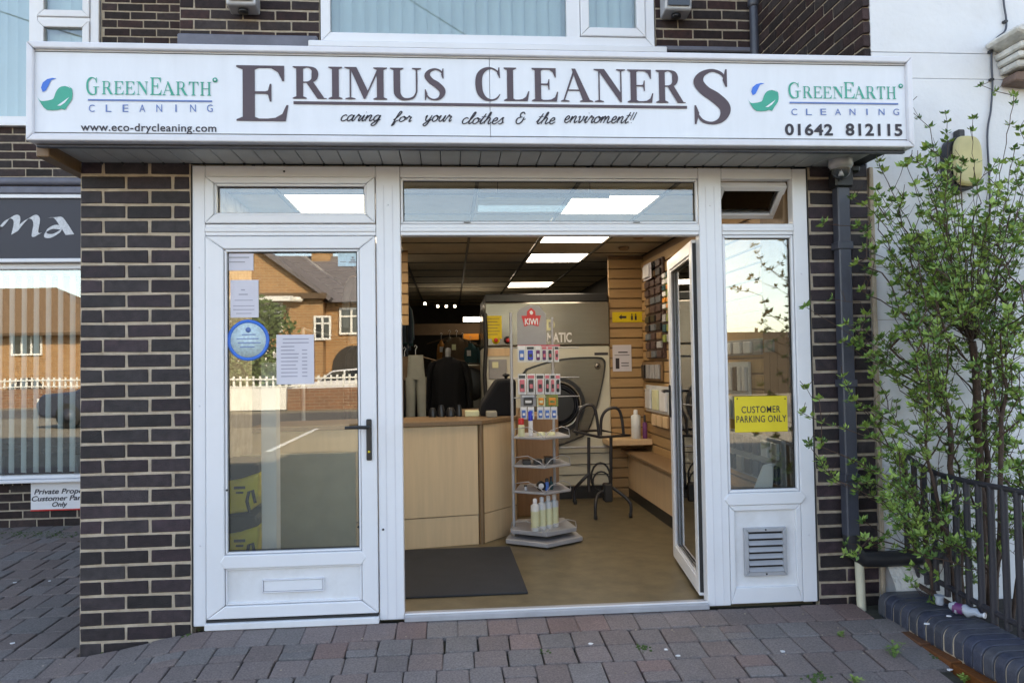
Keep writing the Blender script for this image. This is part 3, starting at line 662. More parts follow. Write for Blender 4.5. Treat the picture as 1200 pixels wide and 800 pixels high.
# ============================================================ NEIGHBOUR'S SHOPFRONT (left)
sx1 = nx1+.25
t = thing('shop_sign', 'dark navy neighbouring shop sign with silver calligraphic letters', 'sign', (-4, NY-.06, nsz-.1))
sz0 = P(60, 303, NY-.1)[1]; sz1 = P(60, 233, NY-.1)[1]
MB().box(-6.5, sx1, NY-.1, NY-.002, sz0, sz1).build('board', 'navy', t, .003)
mb = MB(); mb.box(-6.5, sx1, NY-.125, NY-.002, sz1+.001, sz1+.035); mb.box(-6.5, sx1, NY-.125, NY-.002, sz0-.033, sz0-.001); mb.build('trim', 'upvc', t, .004)
MB().box(-6.5, sx1, NY-.14, NY-.002, sz1+.037, sz1+.10).build('flashing', 'lead', t, .01)
g = G2()
def nib(pts, w0=9, ang=R(30)):                            # broad-nib pen stroke in photo pixels
    sp = spline(pts, 6); k = len(g.v); g.o += .0002; c_, s_ = math.cos(ang)*w0/2, math.sin(ang)*w0/2
    for x, y in sp: g.v += [(x-c_, -(y+s_), g.o), (x+c_, -(y-s_), g.o)]
    for i in range(len(sp)-1): g.f.append((k+2*i, k+2*i+1, k+2*i+3, k+2*i+2))
nib([(-12, 266), (-6, 264), (-1, 268), (9, 257), (17, 254), (20, 259), (17, 273)]); nib([(17, 273), (28, 260), (38, 254), (43, 259), (41, 274), (45, 275)])
nib([(61, 255), (68, 255), (75, 264), (82, 275)], 10, R(5)); nib([(73, 267), (63, 266), (54, 271), (54, 276), (62, 276), (72, 270)], 5.5, R(60))
vv = []
for x, y, o in g.v:
    X, Z = P(x, -y, NY-.103); vv.append((X, NY-.103-o, Z))
MB().add(vv, g.f).build('lettering', 'silver', t, label='silver calligraphic letters ending in ma')
g = None
# weathered timber head strip above the sign
o = MB().tube([(-6.5, NY-.04, nsz+.12), (sx1, NY-.04, nsz+.12)], .035, 10).build('cable_duct', 'lead'); tag(origin(o), 'rough grey cable duct running along the brick above the navy sign', 'duct')
t = thing('shop_window', 'neighbouring shop window with hanging vertical blinds under the navy sign', 'window', (-4, NY, sillz))
gz1 = P(60, 314, NY)[1]
mitre_frame(t, -6.4, sx1, sillz, sz0-.035, .07, .07, .05, .03, NY-.05, NY+.03)
bar(t, -6.5, sx1, sillz-.028, sillz-.001, NY-.1, NY+.03, 'sill')
pane(t, -6.34, sx1-.06, sillz+.03, sz0-.08, NY-.01, 'glass_strong')
blinds(t, -5.6, sx1, sillz+.04, sz0-.1, NY+.07, .085, 'blind2', gap=.017, tilt=R(-35))
MB().box(-6.4, sx1, NY+.1, NY+.17, sz0-.12, sz0-.09).build('head_rail', 'upvc', t)
o = MB().box(-6.6, -1.83, NY+.26, NY+3.2, -.06, -.02).build('neighbour_floor', 'vinylfloor'); struct(o)
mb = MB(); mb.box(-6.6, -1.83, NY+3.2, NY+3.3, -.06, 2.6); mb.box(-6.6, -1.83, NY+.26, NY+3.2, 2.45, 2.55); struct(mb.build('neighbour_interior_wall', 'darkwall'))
for i in range(3):
    x = -4.6+.75*i; t = thing('salon_chair', ['leftmost', 'middle', 'right hand'][i]+' dark chair inside the neighbouring shop behind the blinds', 'chair', (x, NY+1.3, -.02), 'dark chairs inside the neighbouring shop')
    MB().box(x-.25, x+.25, NY+1.1, NY+1.55, .45, .53).build('seat', 'black', t, .03); MB().box(x-.24, x+.24, NY+1.5, NY+1.58, .53, 1.05).build('backrest', 'black', t, .03)
    MB().lathe([(.22, 0), (.22, .02), (.03, .04), (.03, .45)], (x, NY+1.32, -.02), 14).build('pedestal', 'steel', t)
t = thing('notice_board', 'white private property notice with red edge on the neighbouring wall', 'sign', (P(80, 580, NY)[0], NY-.01, bz+.1))
x0, z1 = P(36, 563, NY-.02); z0 = P(60, 598, NY-.02)[1]
MB().box(x0, x0+.62, NY-.02, NY-.004, z0, z1).build('plate', 'white', t, .003); MB().box(x0, x0+.62, NY-.0225, NY-.0205, z0, z0+.012).build('red_edge', 'red', t)
text('Private Property', (40, 110, 572, 580), NY-.0225, 'ink', t, bold=.02, shear=.25)
text('Customer Parking', (37, 112, 580, 588), NY-.0225, 'ink', t, bold=.02, shear=.25); text('Only', (61, 79, 587.5, 595), NY-.0225, 'ink', t, bold=.02, shear=.25)

# ============================================================ FASCIA SIGN AND SOFFIT
SY = -.40
sx0, sz1 = P(33, 55, SY); sxr, _z = P(1066, 65, SY); sz0 = P(550, 170, SY)[1]; sz1 = P(550, 59, SY)[1]
t = thing('fascia_sign', 'long white dry cleaner fascia sign with plum and green lettering', 'sign', ((sx0+sxr)/2, SY, sz0))
seam = [P(574, 110, SY)[0], P(710, 110, SY)[0], P(310, 110, SY)[0]]
cuts = sorted([sx0+.028, seam[0], sxr-.028])
for a, b in zip(cuts, cuts[1:]): MB().box(a+.0012, b-.0012, SY-.0, SY+.02, sz0+.03, sz1-.03).build('panel', 'signw', t, .0012)
mitre_frame(t, sx0, sxr, sz0, sz1, .03, .03, .032, .032, SY-.022, SY+.09, 'signframe', 'edge_trim', .006)
gz = .0365
mb = MB(); mb.box(sx0+.031, sxr-.031, SY-.0035, SY-.0005, sz0+.040, sz0+.0425); mb.box(sx0+.031, sxr-.031, SY-.0035, SY-.0005, sz1-.042, sz1-.0395); mb.build('shadow_gap', 'groove', t)
MB().box(sx0+.02, sxr-.02, SY+.03, SY+.055, sz0-.016, sz0-.002).build('drip_rail', 'pipe', t, .003)
MB().box(sx0+.01, sxr-.01, SY+.021, SY+.03, sz0+.01, sz1-.01).build('backing', 'signframe', t)
mb = MB(); mb.box(sx0+.02, sxr-.02, SY+.101, SY+.12, sz0+.05, sz1-.02); mb.build('rear_sheet', 'signframe', t)
LY = SY-.003
serif('E', (277, 338, 77, 142), LY, 'plum', t, label='oversized capital E in plum')
serif('RIMUS', (343, 522, 79, 117.5), LY, 'plum', t, gap=.05); serif('CLEANER', (557, 803, 80.5, 120), LY, 'plum', t, gap=.05)
serif('S', (813, 856, 81, 146), LY, 'plum', t, label='oversized capital S in plum')
b = pbox(344, 805, 121.6, 124.8, LY); MB().box(b[0], b[1], LY-.0015, LY+.001, b[2], b[3]).build('underline', 'plum', t)
script('caring', (399, 447, 131, 148), LY, 'ink', t); script('for', (458, 483, 130, 148), LY, 'ink', t); script('your', (495, 530, 134, 148.5), LY, 'ink', t)
script('clothes', (541, 591, 131, 146), LY, 'ink', t); script('&', (604, 616, 131, 146), LY, 'ink', t); script('the', (628, 651, 131, 146), LY, 'ink', t); script('enviroment!!', (661, 747, 131, 145), LY, 'ink', t)
def logo(u, v, s):                                          # droplet and leaf, photo pixels, s = width scale
    def pg(pts, m, nm, o=0):
        vs = [P(u+a*s, v+b_*s, LY-o) for a, b_ in pts]
        MB().flat(vs, LY-o).build(nm, m, t)
    pg([(23, 1), (17, 3), (14, 9), (11, 15), (7, 17), (5, 12), (7, 6), (12, 2), (18, .5)], 'blue', 'droplet')
    pg(spline([(0, 22), (4, 27), (9, 27.5), (17, 26), (20, 24), (22, 18), (26, 12), (33, 10), (40, 13), (42, 19), (41, 26), (36, 33), (33, 38), (29, 36.5), (25, 38), (12, 38), (6, 32), (0, 22)][:-1], 2), 'green', 'leaf_emblem', .0005)
    pg([(24, 33), (31, 28), (38, 23), (33, 29.5), (28, 33)], 'signw', 'leaf_vein', .0012)
    pg([(37, 9.5), (41, 13), (42.5, 17), (40.5, 13.8)], 'green', 'leaf_tip', .0005)
logo(43, 91, 1.0); logo(876, 97, .87)
for q, (A, B, Cc, Lx) in enumerate([((101, 124.5, 90.5, 111), (145.5, 175, 91.5, 111.5), None, 0)]): pass
serif('G', (101, 116, 90.5, 111.5), LY, 'green', t, k=.12); serif('REEN', (119.5, 173.5, 95.5, 111), LY, 'green', t, k=.12, gap=.08)
serif('E', (176-2, 189, 91.5, 111.5), LY, 'green', t, k=.12) if False else None
serif('E', (176, 189.5, 91, 111.5), LY, 'green', t, k=.12); serif('ARTH', (190.5, 247.5, 96, 112), LY, 'green', t, k=.12, gap=.08)
serif('G', (924, 938.5, 96.5, 115.5), LY, 'green', t, k=.12); serif('REEN', (941, 988, 101.5, 115.5), LY, 'green', t, k=.12, gap=.08)
serif('E', (989, 1001.5, 96.5, 115.5), LY, 'green', t, k=.12); serif('ARTH', (1001.5, 1050, 101.5, 116), LY, 'green', t, k=.12, gap=.08)
for cx_, cz_ in ((252, 94), (1055.5, 101)):
    x, z = P(cx_, cz_, LY); MB().lathe([(.0, 0), (.0115, 0), (.0115, .001), (0, .001)], (x, LY, z), 14, 'y').build('registered_mark', 'green', t)
    MB().lathe([(.0, 0), (.005, 0), (.005, .001), (0, .001)], (x, LY-.0012, z), 10, 'y').build('mark_centre', 'signw', t)
for (a, b_, c_) in ((103, 248.5, 118), (925.5, 1052.5, 121.2)):
    q = pbox(a, b_, c_-.9, c_+.9, LY); MB().box(q[0], q[1], LY-.001, LY+.001, q[2], q[3]).build('underline', 'softblue', t)
for s_, a, w_, z_ in (('CLEANING', 104, 145, 127), ('CLEANING', 927.5, 125, 131.3)):
    for i, ch in enumerate(s_):
        cx_ = a+w_*(i+.0)/7*.955; wd = 1.6 if ch == 'I' else 6.8; h = 4.3 if a < 500 else 3.7
        text(ch, (cx_+(2.5 if ch == 'I' else 0), cx_+wd+(2.5 if ch == 'I' else 0), z_-h, z_+h), LY, 'softblue', t)
text('www.eco-drycleaning.com', (94.5, 253.5, 145, 157), LY, 'ink', t, bold=.012, spacing=1.05)
text('01642', (920, 976, 145, 159), LY, 'ink', t, bold=.03, spacing=1.1); text('812115', (991, 1057.5, 145, 159.5), LY, 'ink', t, bold=.03, spacing=1.1)
# soffit boards
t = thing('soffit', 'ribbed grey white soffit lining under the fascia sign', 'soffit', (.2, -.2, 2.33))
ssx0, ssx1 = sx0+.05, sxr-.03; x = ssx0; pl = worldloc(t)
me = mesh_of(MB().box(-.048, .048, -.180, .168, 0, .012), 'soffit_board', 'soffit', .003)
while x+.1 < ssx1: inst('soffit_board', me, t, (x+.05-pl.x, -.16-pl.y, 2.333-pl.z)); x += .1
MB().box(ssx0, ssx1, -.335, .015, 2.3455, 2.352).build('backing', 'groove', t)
MB().box(-1.9, -1.84, -.30, .5, 2.28, 2.345).build('timber_edge', 'beech_dark', t, .004)
mb = MB(); 
for k in range(int((ssx1-ssx0)/.1)): mb.box(ssx0+.1*k-.0045+.1, ssx0+.1*k+.0045+.1, -.012, -.002, 2.322, 2.332)
mb.build('pin_caps', 'groove', t, kind='stuff')

# ============================================================ WHITE SHOPFRONT
t = thing('shopfront_frame', 'white plastic shopfront frame with posts, transoms and fanlights', 'shopfront', (.32, .03, 0))
FX0, FX1, FT = -1.2955, 1.942, 2.322
y0, y1 = .0, .07
bar(t, FX0, -1.232, 0, FT, y0+.004, y1, 'post'); bar(t, -.372, -.247, -.005, FT, y0, y1, 'post'); bar(t, 1.340, 1.465, -.004, FT, y0, y1, 'post'); bar(t, 1.862, FX1, -.003, FT, y0+.004, y1, 'post')
for xg in (-.332, -.287, 1.378, 1.425): MB().box(xg-.002, xg+.002, y0-.0025, y0+.001, .002, FT-.1).build('groove_line', 'signframe', t)
for (a, b_) in ((-1.231, -.373), (-.246, 1.339), (1.466, 1.861)):
    bar(t, a, b_, 2.265, FT, y0+.003, y1, 'head_rail'); bar(t, a, b_, 1.962, 2.022, y0+.003, y1, 'transom'); bar(t, a, b_, 1.981, 2.003, y0-.006, y0+.002, 'transom_bead', bevel=.004)
mitre_frame(t, -1.229, -.375, 2.024, 2.263, .045, .045, .035, .045, y0-.012, y1-.01, name='sash_bar', bevel=.005)
mitre_frame(t, -1.186, -.418, 2.066, 2.23, .014, .014, .014, .014, y0+.002, y0+.03, name='glazing_bead', bevel=.003)
pane(t, -1.18, -.42, 2.07, 2.225, .03, 'glass'); gasket(t, -1.172, -.432, 2.08, 2.216, .029)
mitre_frame(t, -.245, 1.338, 2.023, 2.264, .014, .014, .014, .014, y0+.008, y0+.03, name='glazing_bead', bevel=.004)
pane(t, -.24, 1.334, 2.03, 2.26, .031, 'glass'); gasket(t, -.231, 1.324, 2.037, 2.25, .03)
# right light: lower fixed pane, transom rail, panel with vent
mitre_frame(t, 1.467, 1.860, .585, 1.961, .016, .016, .016, .016, y0+.008, y0+.03, name='glazing_bead', bevel=.004)
pane(t, 1.47, 1.857, .60, 1.95, .031, 'glass_right'); gasket(t, 1.483, 1.844, .601, 1.945, .03)
MB().prism([(1.44, .552), (1.466, .585), (1.861, .585), (1.887, .552), (1.861, .52), (1.466, .52)], y0-.008, y1).build('mid_rail', 'upvc', t, .005, seg=2)
mitre_frame(t, 1.466, 1.861, .001, .519, .03, .03, .03, .085, y0+.002, y1, name='panel_frame', bevel=.004)
MB().box(1.49, 1.84, .02, .04, .08, .495).build('infill_panel', 'upvc_low', t)
# threshold
MB().box(-.246, 1.339, -.03, .06, -.012, .018).build('threshold', 'steel', t, .004); MB().box(-.246, 1.339, -.012, .0, .0182, .026).build('threshold_lip', 'upvc_low', t, .002); MB().box(-1.231, -.373, -.034, .05, -.012, .022).build('threshold', 'upvc_low', t, .004)
mb = MB(); mb.box(FX0-.003, FX0-.0005, .0, .06, 0, FT); mb.box(FX1+.0005, FX1+.0035, .0, .06, 0, FT); mb.build('edge_shadow_strip', 'groove', t, kind='stuff')  # dark strips colour in the thin shadow where frame meets pillars
for (u, v) in ((420, 617), (449, 620), (266, 574), (333, 201)):
    x, z = P(u, v, 0); MB().lathe([(0, 0), (.006, 0), (.004, .003), (0, .003)], (x, -.0015, z), 8, 'y').build('screw', 'groove', t)
for k, (xx, zz) in enumerate(((-1.262, .4), (-1.262, 1.1), (-1.262, 1.8), (1.90, .35), (1.90, 1.05), (1.90, 1.75), (-.31, 2.12), (1.402, 2.12))): MB().lathe([(0, 0), (.0045, 0), (.0035, .002), (0, .002)], (xx, y0+.0035 if xx in (-1.262, 1.90) else y0-.0005, zz), 8, 'y').build('screw_cap', 'signframe', t)
for xx in (-1.0, -.6, .1, 1.0, 1.6): MB().box(xx-.018, xx+.018, y0+.001, y0+.0035, 2.028, 2.0315).build('drain_slot', 'groove', t)
# hopper vent sash, tipped inwards
v = thing('hopper_sash', 'small open top hung window swung inwards above the right pane', 'window', (1.663, .05, 2.245))
mitre_frame(v, -.19, .19, -.235, 0, .035, .035, .035, .035, -.015, .02, name='sash_bar', bevel=.003, local=True); pane(v, -.16, .16, -.205, -.03, 0, 'glass', local=True)
MB().box(-.05, .05, .02, .035, -.228, -.21).build('catch', 'upvc', v, .003, local=True)
v.rotation_euler = (R(52), 0, 0)
# louvre vent
x0, z1 = P(873, 619, -.01); x1, z0 = P(924, 674, -.01)
v = thing('louvre_vent', 'square grey metal louvre vent in the white panel under the right window', 'vent', ((x0+x1)/2, 0, z0))
mitre_frame(v, x0, x1, z0, z1, .022, .022, .022, .022, y0-.004, y0+.02, 'steel', 'vent_frame', .002)
MB().box(x0+.02, x1-.02, .012, .019, z0+.02, z1-.02).build('vent_back', 'black', v)
n = 6; h = (z1-z0-.044)/n
for i in range(n):
    z = z0+.022+h*i; MB().prism([(y0-.010, z+.003), (y0-.008, z+.001), (y0+.010, z+h*.62), (y0+.008, z+h*.66)], x0+.022, x1-.022, axis='x').build('louvre', 'steel', v)
for zz in (z0+.011, z1-.011): MB().lathe([(0, 0), (.005, 0), (.004, .002), (0, .003)], ((x0+x1)/2, y0-.004, zz), 8, 'y').build('screw', 'groove', v)
# closed left door
d = thing('glazed_door', 'closed white glazed door left of the open doorway', 'door', (-.80, .02, .03))
DX0, DX1, DZ0, DZ1 = -1.228, -.376, .035, 1.958
GX0, GX1, GZ0, GZ1 = -1.137, -.458, .352, 1.892
for pts in ([(DX0, DZ0), (GX0, .10), (GX0, GZ1), (DX0, DZ1)], [(DX1, DZ0), (DX1, DZ1), (GX1, GZ1), (GX1, .10)], [(DX0, DZ1), (GX0, GZ1), (GX1, GZ1), (DX1, DZ1)], [(DX0, DZ0), (DX1, DZ0), (GX1, .10), (GX0, .10)]):
    cx_ = sum(p[0] for p in pts)/4; cz_ = sum(p[1] for p in pts)/4
    MB().prism([(p[0]+(.0008 if p[0] < cx_ else -.0008), p[1]+(.0008 if p[1] < cz_ else -.0008)) for p in pts], -.012, .055).build('frame_bar', 'upvc', d, .006, seg=2)
MB().prism([(GX0-.022, .318), (GX0, .352), (GX1, .352), (GX1+.022, .318), (GX1, .285), (GX0, .285)], -.016, .05).build('mid_rail', 'upvc', d, .005, seg=2)
mitre_frame(d, GX0+.001, GX1-.001, .353, GZ1-.001, .012, .012, .012, .012, -.002, .02, name='glazing_bead', bevel=.003)
pane(d, GX0+.005, GX1-.005, .357, GZ1-.005, .021, 'glass_strong'); gasket(d, GX0+.013, GX1-.013, .366, GZ1-.013, .0205, .005)
mitre_frame(d, GX0+.001, GX1-.001, .101, .284, .01, .01, .01, .01, -.002, .02, name='panel_bead', bevel=.002); MB().box(GX0+.005, GX1-.005, .012, .03, .105, .28).build('infill_panel', 'upvc_low', d)
lx0, lz1 = P(307, 680, 0); lx1, lz0 = P(380, 692, 0); l = mitre_frame(d, lx0, lx1, lz0, lz1+.005, .007, .007, .007, .007, -.003, .02, 'signframe', 'letterbox_rim', .002); MB().box(lx0+.008, lx1-.008, .002, .012, lz0+.008, lz1-.003).build('letterbox_flap', 'upvc', d, .002)
hx, hz = P(432.5, 515, -.02)
MB().box(hx-.014, hx+.014, -.026, -.0125, hz-.105, hz+.105).build('handle_plate', 'black', d, .006, seg=2)
MB().tube([(hx, -.02, hz+.065), (hx, -.06, hz+.065), (hx-.01, -.066, hz+.066), (hx-.06, -.068, hz+.068), (hx-.115, -.064, hz+.066)], [.009, .009, .0095, .009, .008], 10).build('lever', 'black', d)
MB().lathe([(0, 0), (.006, 0), (.006, .004), (0, .004)], (hx, -.0265, hz-.06), 10, 'y').build('keyhole', 'yellow', d)
MB().box(DX0+.001, DX1-.001, -.014, .02, .0225, .0335).build('weather_gap', 'rubber', d)
# open right door
H = (1.352, .072); dxv = (1.462-H[0], .93-H[1]); ang = math.atan2(dxv[1], dxv[0]); Lw = math.hypot(*dxv)
d = thing('glazed_door', 'open white glazed door swung inwards on the right of the doorway', 'door', (H[0], H[1], .03), rz=ang)
W_ = Lw; H_ = 1.92
for pts in ([(0, 0), (.085, .085), (.085, H_-.075), (0, H_)], [(W_, 0), (W_, H_), (W_-.085, H_-.075), (W_-.085, .085)], [(0, H_), (.085, H_-.075), (W_-.085, H_-.075), (W_, H_)], [(0, 0), (W_, 0), (W_-.085, .085), (.085, .085)]):
    cx_ = sum(p[0] for p in pts)/4; cz_ = sum(p[1] for p in pts)/4
    MB().prism([(p[0]+(.0008 if p[0] < cx_ else -.0008), p[1]+(.0008 if p[1] < cz_ else -.0008)) for p in pts], -.034, .034).build('frame_bar', 'upvc', d, .005, seg=2, local=True)
for yy in (-.026, .018): mitre_frame(d, .085, W_-.085, .085, H_-.075, .014, .014, .014, .014, yy, yy+.01, name='glazing_bead', bevel=.003, local=True)
pane(d, .09, W_-.09, .09, H_-.08, -.003, 'glass', local=True)
gasket(d, .098, W_-.098, .1, H_-.09, .013, local=True)
MB().box(-.001, -.006, -.03, .03, .02, H_-.02).build('weather_seal', 'rubber', d, local=True); MB().box(W_+.001, W_+.004, -.008, .008, .05, H_-.05).build('lock_strip', 'steel', d, local=True)
for sgn in (-1, 1):
    MB().box(W_-.055, W_-.028, sgn*.035, sgn*.046, .9, 1.11).build('handle_plate', 'black', d, .003, local=True)
    MB().tube([(W_-.042, sgn*.04, 1.07), (W_-.042, sgn*.085, 1.07), (W_-.15, sgn*.09, 1.07)], .009, 8).build('lever', 'black', d, local=True)

# stickers on the door glass
def poster(name, label, pb, Y, m='paper', lines=(), lm='sticker_print', group='notices stuck to the door glass', cat='notice'):
    x0, x1, z0, z1 = pbox(*pb, Y); t_ = thing(name, label, cat, ((x0+x1)/2, Y, z0), group)
    MB().box(x0, x1, Y, Y+.0012, z0, z1).build('sheet', m, t_)
    if lines:
        mb = MB()
        for (a, b_, c_, e_) in lines: mb.box(x0+(x1-x0)*a, x0+(x1-x0)*b_, Y-.0012, Y-.0004, z0+(z1-z0)*c_, z0+(z1-z0)*e_)
        mb.build('print', lm, t_)
    return t_
GY = .0175
poster('notice', 'small blank white label in the top left corner of the door glass', (264, 297, 296, 317), GY, lines=[(.1, .85, .7, .76), (.1, .7, .45, .5)], lm='card')
poster('notice', 'white notice with round emblem below the top left label on the door', (270, 303, 328, 372), GY, lines=[(.3, .62, .60, .63), (.38, .52, .72, .75), (.15, .8, .45, .47), (.1, .85, .3, .32), (.1, .85, .2, .22), (.2, .75, .1, .12)])
rnl = random.Random(2); ls = []
for i in range(11): zz = .9-i*.075; ls += [(.12+(.05 if i < 2 else 0), .12+.35+rnl.uniform(0, .15)+(.25 if i < 2 else 0), zz, zz+.022)] + ([(.68, .82, zz, zz+.022)] if i > 2 else [])
poster('notice', 'tall price list sheet in the middle of the door glass', (324, 368, 392, 450), GY, lines=ls)
poster('notice', 'tiny pale safety label in the top right corner of the door glass', (396, 420, 296, 312), GY, 'sticker_blue', lines=[(.55, .9, .25, .35), (.62, .83, .4, .5), (.68, .77, .55, .7), (.1, .4, .3, .35)], lm='card')
x, z = P(291, 398.5, GY); r = .105
t = thing('round_sticker', 'round pale sticker with blue rim on the door glass', 'sticker', (x, GY, z-r))
MB().lathe([(.0, 0), (r*.84, 0), (r*.84, .0012), (0, .0012)], (x, GY, z), 40, 'y').build('disc', 'sticker_blue', t)
MB().lathe([(r*.845, 0), (r, 0), (r, .0014), (r*.845, .0014), (r*.845, 0)], (x, GY, z), 40, 'y').build('rim', 'blue', t)
mb = MB(); 
for i, (a, b_) in enumerate(((-.3, .35), (-.55, .5), (-.5, .6), (-.4, .3))): mb.box(x+r*a, x+r*b_, GY-.003, GY-.0016, z+r*(.25-.2*i), z+r*(.29-.2*i))
mb.lathe([(0, 0), (r*.13, 0), (r*.13, .001), (0, .001)], (x-.0, GY-.002, z+r*.5), 12, 'y'); mb.build('print', 'softblue', t)
# yellow parking sign
t = thing('parking_sign', 'yellow customer parking only sign fixed to the right window', 'sign', (P(892, 480, 0)[0], 0, P(892, 506, 0)[1]))
bb = pbox(861, 923, 464, 506, -.004); MB().box(bb[0], bb[1], -.004, .0, bb[2], bb[3]).build('plate', 'yellow', t, .002)
text('CUSTOMER', (869, 914.5, 475.5, 483.5), -.006, 'ink', t, bold=.006, spacing=1.08); text('PARKING ONLY', (863, 921.5, 486.5, 494.5), -.006, 'ink', t, bold=.006, spacing=1.08)
for (u, v_) in ((864, 467), (920, 467)): x, z = P(u, v_, -.005); MB().lathe([(0, 0), (.004, 0), (.003, .002), (0, .002)], (x, -.0045, z), 8, 'y').build('screw', 'groove', t)

# ============================================================ RIGHT SIDE: pipe, white building, kerb, railing
px = P(992.5, 400, -.07)[0]
t = thing('drainpipe', 'square dark grey drainpipe running down the right brick pillar', 'pipe', (px, -.05, 0))
MB().box(px-.034, px+.034, -.085, -.018, .35, 2.25).build('pipe', 'pipe', t, .006)
for v_ in (287, 449, 560):
    z = P(992, v_, -.09)[1]; MB().box(px-.042, px+.042, -.092, -.01, z-.02, z+.02).build('bracket', 'pipe', t, .003)
MB().box(px-.05, px+.05, -.10, -.012, 2.2, 2.31).build('hopper', 'black', t, .01); MB().box(px-.02, px+.09, -.10, -.04, 2.28, 2.32).build('gutter_outlet', 'black', t, .01)
MB().tube([(px, -.05, .36), (px+.01, -.05, .27), (px+.06, -.055, .23), (px+.16, -.06, .225), (px+.62, -.06, .235)], .042, 12).build('elbow', 'blackmetal', t)
MB().box(px+.42, px+.56, -.03, .01, .34, .38).build('wall_clip', 'blackmetal', t, .004)
x, z = P(985, 190, -.14); t = thing('security_camera', 'small dark dome camera under the soffit above the drainpipe', 'camera', (x, -.14, 2.33))
MB().lathe([(.06, .0), (.062, -.03), (.05, -.05), (.0, -.051)], (x, -.14, 2.332), 20).build('housing', 'steel', t)
MB().lathe([(.05, -.05), (.045, -.08), (.028, -.10), (0, -.108)], (x, -.14, 2.332), 18).build('dome', 'hglass', t)
MB().lathe([(0, 0), (.014, 0), (.014, .03), (0, .03)], (x-.015, -.17, 2.24), 10).build('lens', 'steel', t)
x, z1 = P(1008, 655, -.05); t = tag(origin(MB().tube([(x, -.05, -.05), (x-.006, -.05, z1)], .023, 12).build('stub_pipe', 'cream_pipe')), 'short cream plastic pipe stub at the foot of the right pillar', 'pipe')
# white painted building
t = thing('white_building', 'white painted neighbouring building wall on the right', 'building', (4, .1, -.1))
zs = [.0]+sorted(P(1090, v_, .01)[1] for v_ in (92, 62, 313, 374, 427, 560))+[5.2, 7.6]
for i, (a, b_) in enumerate(zip([-.3]+zs[1:-1], zs[1:])): MB().box(2.292 if a < 2.3 else 2.336, 12, .012+.0008*(i % 2), .028, a+.0012, b_-.0012).build('render_band', 'white_wall', t, .002)
MB().box(2.302, 12, .0285, .038, -.3, 7.5).build('joint_backing', 'mortar_grey', t)
MB().box(2.51, 12, .34, 9, 6.9, 7.5).build('parapet', 'white_wall', t)
mb = MB(); mb.box(2.291, 2.315, -.012, .011, .02, 2.33); mb.build('corner_strip', 'mortar', t, .004)
MB().add([], []) if False else None
# rough stone plinth at its foot
bm_ = MB(); n = 12; vs = []; fs = []
for i in range(n+1):
    for j in range(7):
        a = i/n; b_ = j/6; x = 2.30+.45*a; z = -.12+.35*b_*(1-.25*a**2); y = -.02-.17*(1-b_**2)*(1-.4*a)-.02*mnoise.noise(Vector((x*14, z*14, 0)))
        vs.append((x, y, z+.012*mnoise.noise(Vector((x*9, z*9, 4)))))
for i in range(n):
    for j in range(6): fs.append((i*7+j, (i+1)*7+j, (i+1)*7+j+1, i*7+j+1))
for i in range(n+1): vs.append((2.30+.45*i/n, .02, .23)); 
k = (n+1)*7
for i in range(n): fs.append((i*7+6, (i+1)*7+6, k+i+1, k+i))
o = bm_.add(vs, fs, True).build('stone_plinth', 'rough_white'); tag(origin(o), 'rough flaking white stone lump beside the kerb and pillar foot', 'plinth')
# bulkhead lamp
x, z = P(1130, 190, -.05); hw, hh = .078, .135
def oval(hw, hh, n=28, e=3.2): return [(hw*math.copysign(abs(math.cos(a))**(2/e), math.cos(a)), hh*math.copysign(abs(math.sin(a))**(2/e), math.sin(a))) for a in [2*math.pi*k/n for k in range(n)]]
t = thing('bulkhead_lamp', 'cream oval bulkhead lamp with black rim on the white wall', 'lamp', (x, 0, z-hh))
MB().prism([(x-.012+a, z-.008+b_) for a, b_ in oval(hw+.012, hh+.012)], -.055, .01, smooth=True).build('casing', 'blackmetal', t, .006)
MB().prism([(x+a, z+b_) for a, b_ in oval(hw+.004, hh+.002)], -.095, -.0555, smooth=True).build('lens', 'cream_lamp', t, .02, seg=3)
MB().box(x-.02, x+.02, -.04, .01, z+hh, z+hh+.05).build('cable_gland', 'blackmetal', t, .006)
# cable
pts = [P(u, v_, -.004) for u, v_ in ((1175, -40), (1176, 0), (1179, 22), (1178, 36), (1168, 45), (1163, 56), (1162, 75), (1163, 100), (1161, 130), (1157, 160), (1160, 230), (1158, 330))]
t = thing('wall_cable', 'thin dark cable clipped down the white wall', 'cable', (pts[1][0], 0, pts[-1][1]))
MB().tube([(a, -.004, b_) for a, b_ in spline(pts, 5)], .0055, 6).build('cable', 'pipe', t)
for u, v_ in ((1179, 25), (1162, 60), (1163, 93)): a, b_ = P(u, v_, -.01); MB().box(a-.009, a+.009, -.013, .012, b_-.006, b_+.006).build('clip', 'blackmetal', t)
# stone corbel of the old cornice
x0, z1 = P(1166, 38, -.1); zz = P(1190, 92, -.1)[1]
t = thing('stone_corbel', 'weathered moulded stone corbel at the top right of the white wall', 'corbel', (x0+.4, 0, zz))
MB().prism([(x0+.02, z1-.02), (x0+.02, z1-.045), (x0+.11, z1-.075), (x0+1.5, z1+.05), (x0+1.5, z1+.16), (x0+.25, z1+.045)], -.24, .01).build('slab', 'rough_white', t, .01)
for i in range(3): MB().prism([(x0+.07+.012*i, z1-.083-.04*i), (x0+.075+.012*i, z1-.118-.04*i), (x0+1.5, z1-.0-.04*i), (x0+1.5, z1+.035-.04*i)], -.20+.03*i, .01).build('moulding', 'rough_white', t, .008)
MB().prism([(x0+.12, z1-.21), (x0+.10, z1-.26), (x0+.22, z1-.27), (x0+1.5, z1-.18), (x0+1.5, z1-.1)], -.10, .01).build('underside_block', 'orange_brick', t, .008)

